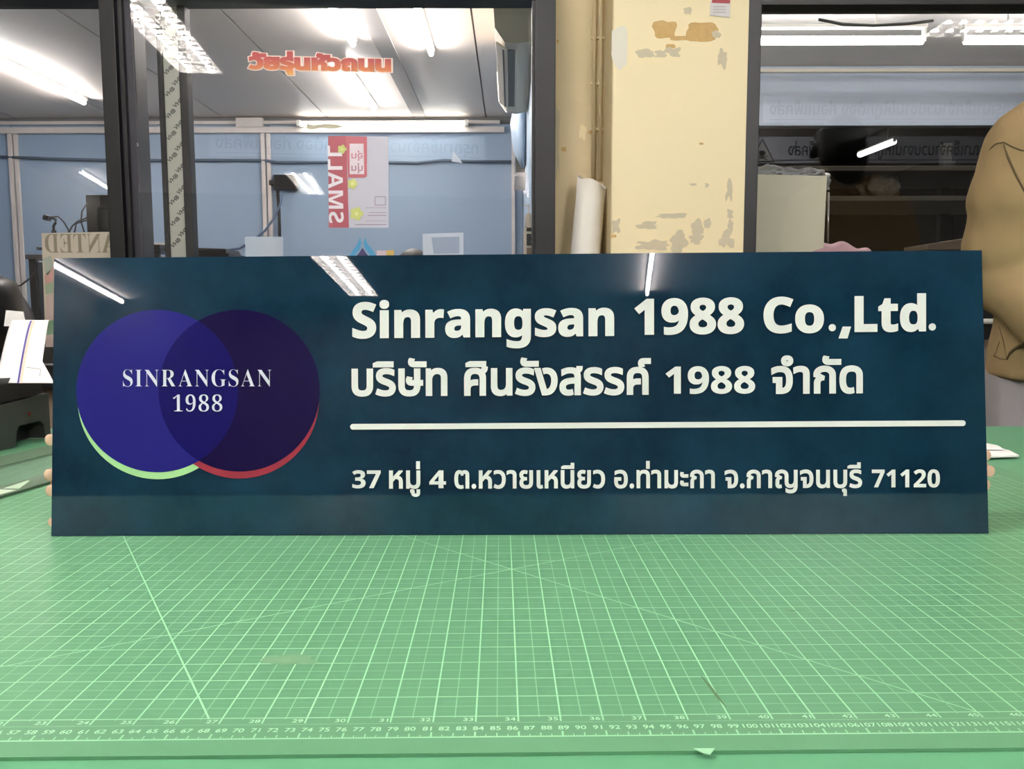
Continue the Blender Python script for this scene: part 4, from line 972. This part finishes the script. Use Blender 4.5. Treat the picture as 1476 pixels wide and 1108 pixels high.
def eyes(parent, W_, R):
    for s_ in (1, -1):
        e = obj('eye', MB().ell(W_(.031*s_, -.082, .006), (.014, .010, .008), R), M['white'], parent, True)
        obj('iris', MB().ell(W_(.031*s_, -.0905, .006), (.006, .003, .006), R), M['blackp'], e, True)
        obj('eyebrow', MB().ell(W_(.032*s_, -.090, .034), (.022, .006, .004), R), M['hair'], parent, True)
    obj('lips', MB().ell(W_(0, -.096, -.061), (.022, .005, .006), R), mat('lips', rgb(176, 110, 100), .5), parent, True)
def hair(parent, W_, R, prims=(), vox=.007):
    P = [('e', W_(0, .026, .040), (.086, .098, .090), R), ('e', W_(0, .060, -.02), (.076, .062, .080), R), ('e', W_(0, -.05, .088), (.066, .042, .034), R)]+list(prims)
    return body('hair', parent, P, vox, M['hair'], 2)

# --- person in the tan shirt, standing beyond the table at the right
t = thing('person', 'person in a loose tan shirt and grey trousers standing at the right edge', 'person', (1.27, 1.87, FL))
HR = Matrix.Rotation(-.12, 3, 'Z') @ Matrix.Rotation(.25, 3, 'X')
hp, W_ = head_prims((1.235, 1.83, .815), HR)
bodyP = hp+[('c', [(1.25, 1.85, .62), (1.235, 1.84, .74)], (.062, .052)), ('e', (1.27, 1.86, .50), (.17, .10, .17)), ('e', (1.27, 1.87, .22), (.14, .095, .17)), ('e', (1.27, 1.87, .10), (.155, .10, .11)),
    ('c', [(1.12, 1.85, .585), (1.095, 1.88, .33), (1.155, 1.68, .12)], (.056, .043, .030)), ('c', [(1.43, 1.85, .585), (1.47, 1.88, .33), (1.44, 1.68, .12)], (.056, .043, .030)),
    ('c', [(1.19, 1.88, .08), (1.18, 1.87, -.32), (1.18, 1.90, -.66)], (.085, .058, .038)), ('c', [(1.35, 1.88, .08), (1.36, 1.87, -.32), (1.36, 1.90, -.66)], (.085, .058, .038))]
def hand_prims(w, d, up, s=1, curl=.5, spread=.25):
    """hand from wrist w, pointing along d, back of the hand towards up; s = thumb side"""
    w, d, up = Vector(w), Vector(d).normalized(), Vector(up).normalized(); sd = d.cross(up).normalized()*s; P = []
    P.append(('c', [w, w+d*.04], (.025, .028))); pal = w+d*.055
    P.append(('c', [pal+sd*.022, pal-sd*.022], (.017, .015))); P.append(('c', [w+d*.085+sd*.028, w+d*.082-sd*.028], (.0125, .0105)))
    for i, (o_, L) in enumerate(((.030, .070), (.010, .080), (-.010, .074), (-.030, .058))):
        a = w+d*(.088-.004*i)+sd*o_; dd = (d+sd*o_*spread*6).normalized(); pts = [a]; ang = 0
        for seg in (.45, .32, .23):
            ang += curl*.55; dr = dd*math.cos(ang)-up*math.sin(ang); pts.append(pts[-1]+dr*L*seg)
        P.append(('c', pts, (.0092, .0086, .0078, .0068)))
    a = w+d*.03+sd*.026; P.append(('c', [a, a+d*.028+sd*.022-up*.006, a+d*.056+sd*.030-up*.016], (.012, .0105, .0085)))
    return P
bodyP += hand_prims((1.165, 1.655, .085), (.1, -.75, -.62), (0, -.6, .8), -1, .35)
bodyP += hand_prims((1.435, 1.655, .085), (-.1, -.75, -.62), (0, -.6, .8), 1, .35)
bd = body('body', t, bodyP, .006, M['skin'])
eyes(bd, W_, HR)
hair(bd, W_, HR, [('c', [W_(-.06, -.02, .03), W_(-.090, -.03, .0), W_(-.106, -.02, .012)], (.03, .014, .004)), ('e', W_(0, .045, -.07), (.066, .05, .075), HR), ('e', W_(-.066, .03, -.02), (.026, .04, .055), HR), ('e', W_(.066, .03, -.02), (.026, .04, .055), HR), ('c', [W_(.05, -.03, .04), W_(.085, -.02, -.01)], (.03, .018))])
# shirt: torso loft, sleeves, collar joined in one cloth surface
shP = [('e', (1.27, 1.86, .56), (.19, .125, .10)), ('c', [(1.20, 1.85, .655), (1.12, 1.85, .585)], (.075, .088)), ('c', [(1.34, 1.85, .655), (1.42, 1.85, .585)], (.075, .088))]
shP.append(('l', [((1.27, 1.86, z_), (rx, 0, 0), (0, ry, 0)) for z_, rx, ry in ((.08, .190, .150), (.16, .184, .146), (.26, .172, .14), (.38, .165, .135), (.50, .168, .128), (.57, .17, .115), (.62, .12, .09))]))
for s_ in (1, -1):
    X = lambda x: 1.27+s_*(x-1.27)
    shP.append(('c', [(X(1.125), 1.85, .585), (X(1.10), 1.86, .48), (X(1.098), 1.875, .37), (X(1.108), 1.86, .29), (X(1.135), 1.77, .21), (X(1.150), 1.715, .155)], (.092, .090, .086, .076, .062, .054)))
sh = body('shirt', t, shP, .008, M['tan'], 16, folds=.014)
# hem overhang, seams and cuff edge
def ringpts(c, rx, ry, n, f=lambda a: 0): return [(c[0]+rx*math.cos(a), c[1]+ry*math.sin(a), c[2]+f(a)) for a in np.linspace(0, 2*math.pi, n)]
bpy.context.view_layer.update()
from mathutils.bvhtree import BVHTree
def seams(o, lst, m, name='seam'):
    # stitch lines and cuff edges on the cloth; crease shade drawn as dark lines
    dg = bpy.context.evaluated_depsgraph_get(); T = BVHTree.FromObject(o, dg); mw = ORG[o]
    for P, r_ in lst:
        Q = []
        for x, y in P:
            d = ray(x, y).normalized(); h = T.ray_cast(C0-mw, d)
            if h[0] is not None: Q.append(h[0]+mw-d*.0005)
        if len(Q) > 1: obj(name, MB().tube(Q, [r_*.5]+[r_]*(len(Q)-2)+[r_*.5], 6), m, o, True)
seams(sh, [([(1426, 216), (1431, 211), (1436, 207), (1447, 205), (1458, 211), (1471, 216), (1480, 218)], .0016), ([(1447, 208), (1453, 227), (1463, 249), (1476, 274), (1486, 292)], .0022),  # seam and cuff lines, plus a sleeve crease with its shade painted dark
    ([(1451, 518), (1456, 509), (1461, 504), (1467, 500), (1476, 494), (1486, 490)], .0035), ([(1441, 492), (1438, 500), (1433, 513), (1442, 517), (1453, 518)], .0012),
    ([(1440, 470), (1446, 490), (1451, 516)], .0012)], M['tan_dk'])
body('trousers', t, [('e', (1.27, 1.87, .08), (.175, .12, .10))]+[('c', [(x, 1.88, .06), (x2, 1.86, -.32), (x2, 1.90, -.67)], (.105, .078, .062)) for x, x2 in ((1.185, 1.17), (1.355, 1.37))], .009, M['trouser'], 5)
for x in (1.17, 1.37): obj('shoe', MB().ell((x, 1.84, FL+.04), (.048, .13, .04)), M['blackp'], t, True)

# --- helper leaning over the table behind the sign, hands on its side edges
t = thing('person', 'person hidden behind the sign, only fingertips showing at both side edges', 'person', (0, 1.95, FL))
HR2 = Matrix.Rotation(.9, 3, 'X')
hp, W2 = head_prims((0, 1.27, .155), HR2)
def sy(z): return .873+.092*z
P = hp+[('c', [(0, 1.40, .14), (0, 1.33, .145)], (.06, .052)), ('e', (0, 1.52, .135), (.17, .16, .095)), ('e', (0, 1.72, .13), (.14, .17, .09)), ('e', (0, 1.86, .10), (.16, .11, .11)),
    ('c', [(-.09, 1.88, .08), (-.10, 1.84, -.30), (-.10, 1.93, -.66)], (.085, .06, .04)), ('c', [(.09, 1.88, .08), (.10, 1.84, -.30), (.10, 1.93, -.66)], (.085, .06, .04))]
nails = []
for s_, xe, zs, prot in ((-1, -.4975, (.102, .064, .047, .013), (.011, .0125, .0105, .007)), (1, .512, (.083, .066, .051, .036), (.009, .0135, .0085, .003))):
    P.append(('c', [(s_*.18, 1.44, .135), (s_*.37, 1.21, .075), (s_*.435, 1.0, .062)], (.052, .042, .028)))
    zc = sum(zs)/4; wv = Vector((s_*.437, .99, zc)); pal = Vector((s_*.452, .945, zc+.004))
    P += [('c', [(s_*.435, 1.0, .062), wv], (.028, .026)), ('c', [wv, pal], (.026, .022))]
    hh2 = [max(z_, zc-.034+.0) for z_ in zs]
    P.append(('c', [(s_*.456, .930, min(hh2[0], zc+.032)), (s_*.456, .930, hh2[3])], (.012, .0105)))
    for i, (z_, pr_) in enumerate(zip(zs, prot)):
        r = (.0088, .0092, .0088, .0068)[i]; kx = s_*.456; kz = min(max(z_, zc-.03), zc+.032)
        tipx = xe+s_*(pr_-r); yt = sy(z_)+.0065+r+.001
        P.append(('c', [(kx, .930, kz), (kx+(tipx-kx)*.45, .918, kz+(z_-kz)*.6), (kx+(tipx-kx)*.8, yt+.008, z_), (tipx, yt, z_)], (r*1.12, r*1.08, r*1.02, r*.96)))
        nails.append((tipx+s_*.003, yt-r*.80, z_, r))
    th0 = Vector((s_*.44, .96, zc+.025)); P.append(('c', [th0, th0+Vector((-s_*.004, -.03, .03)), th0+Vector((-s_*.004, -.052, .045))], (.013, .011, .0095)))
bd = body('body', t, P, .0042, M['skin'], 3)
for x, y, z_, r in nails: obj('fingernail', MB().ell((x, y, z_), (r*.62, r*.22, r*.72)), M['nail'], bd, True)
eyes(bd, W2, HR2); hair(bd, W2, HR2)
body('shirt', t, [('e', (0, 1.52, .135), (.185, .17, .108)), ('e', (0, 1.70, .13), (.165, .17, .105)), ('e', (0, 1.84, .11), (.17, .10, .115))]+[('c', [(s_*.15, 1.45, .14), (s_*.27, 1.33, .11), (s_*.34, 1.245, .088)], (.072, .062, .056)) for s_ in (1, -1)], .008, M['navy'], 4)
body('trousers', t, [('e', (0, 1.88, .07), (.175, .125, .11))]+[('c', [(s_*.09, 1.89, .05), (s_*.10, 1.86, -.32), (s_*.10, 1.93, -.67)], (.105, .08, .062)) for s_ in (1, -1)], .009, M['dgrey'], 4)
for s_ in (1, -1): obj('shoe', MB().ell((s_*.10, 1.89, FL+.04), (.048, .13, .04)), M['blackp'], t, True)

# --- seated office worker, only the crown of the head above the sign
hx = at(597, 360, 4.0)
t = thing('person', 'seated dark haired office worker, only the crown visible above the sign', 'person', (hx.x, 4.0, FL))
HR3 = Matrix.Rotation(math.pi, 3, 'Z')
hc = Vector((hx.x, 4.0, hx.z-.125)); hp, W3 = head_prims(hc, HR3)
x_ = hx.x; zs_ = hc.z
P = hp+[('c', [(x_, 4.0, zs_-.19), (x_, 4.0, zs_-.08)], (.058, .05)), ('e', (x_, 3.99, zs_-.30), (.17, .10, .15)), ('e', (x_, 3.99, zs_-.55), (.15, .11, .20)),
    ('c', [(x_-.09, 4.02, zs_-.70), (x_-.10, 4.42, zs_-.70), (x_-.10, 4.42, FL+.06)], (.08, .06, .04)), ('c', [(x_+.09, 4.02, zs_-.70), (x_+.10, 4.42, zs_-.70), (x_+.10, 4.42, FL+.06)], (.08, .06, .04))]
for s_ in (1, -1):
    P.append(('c', [(x_+s_*.19, 3.99, zs_-.24), (x_+s_*.23, 4.05, zs_-.50), (x_+s_*.12, 4.26, zs_-.60)], (.052, .042, .028))); P += hand_prims((x_+s_*.12, 4.26, zs_-.60), (-s_*.2, 1, -.1), (0, 0, 1), s_, .4)
bd = body('body', t, P, .008, M['skin']); eyes(bd, W3, HR3); hair(bd, W3, HR3)
body('shirt', t, [('e', (x_, 3.99, zs_-.32), (.19, .12, .15)), ('e', (x_, 3.99, zs_-.55), (.17, .13, .20))]+[('c', [(x_+s_*.18, 3.99, zs_-.25), (x_+s_*.225, 4.04, zs_-.45)], (.07, .06)) for s_ in (1, -1)], .010, M['navy'], 4)
body('trousers', t, [('e', (x_, 4.0, zs_-.70), (.17, .13, .10))]+[('c', [(x_+s_*.09, 4.02, zs_-.70), (x_+s_*.10, 4.42, zs_-.70), (x_+s_*.10, 4.42, FL+.08)], (.098, .08, .06)) for s_ in (1, -1)], .010, M['dgrey'], 4)
for s_ in (1, -1): obj('shoe', MB().ell((x_+s_*.10, 4.47, FL+.04), (.048, .13, .04)), M['blackp'], t, True)
zc_ = zs_-.80
t = thing('stool', 'padded stool under the seated office worker', 'stool', (x_, 3.98, FL))
obj('seat', MB().loft([((x_, 3.98, zc_-.06), (.17, 0, 0), (0, .17, 0)), ((x_, 3.98, zc_-.03), (.185, 0, 0), (0, .185, 0)), ((x_, 3.98, zc_-.005), (.17, 0, 0), (0, .17, 0))], 28), M['blackp'], t, True)
obj('post', MB().tube([(x_, 3.98, zc_-.06), (x_, 3.98, FL+.06)], .025, 10), M['steel'], t, True)
obj('foot', MB().loft([((x_, 3.98, FL), (.18, 0, 0), (0, .18, 0)), ((x_, 3.98, FL+.03), (.16, 0, 0), (0, .16, 0)), ((x_, 3.98, FL+.06), (.03, 0, 0), (0, .03, 0))], 28), M['steel'], t, True)
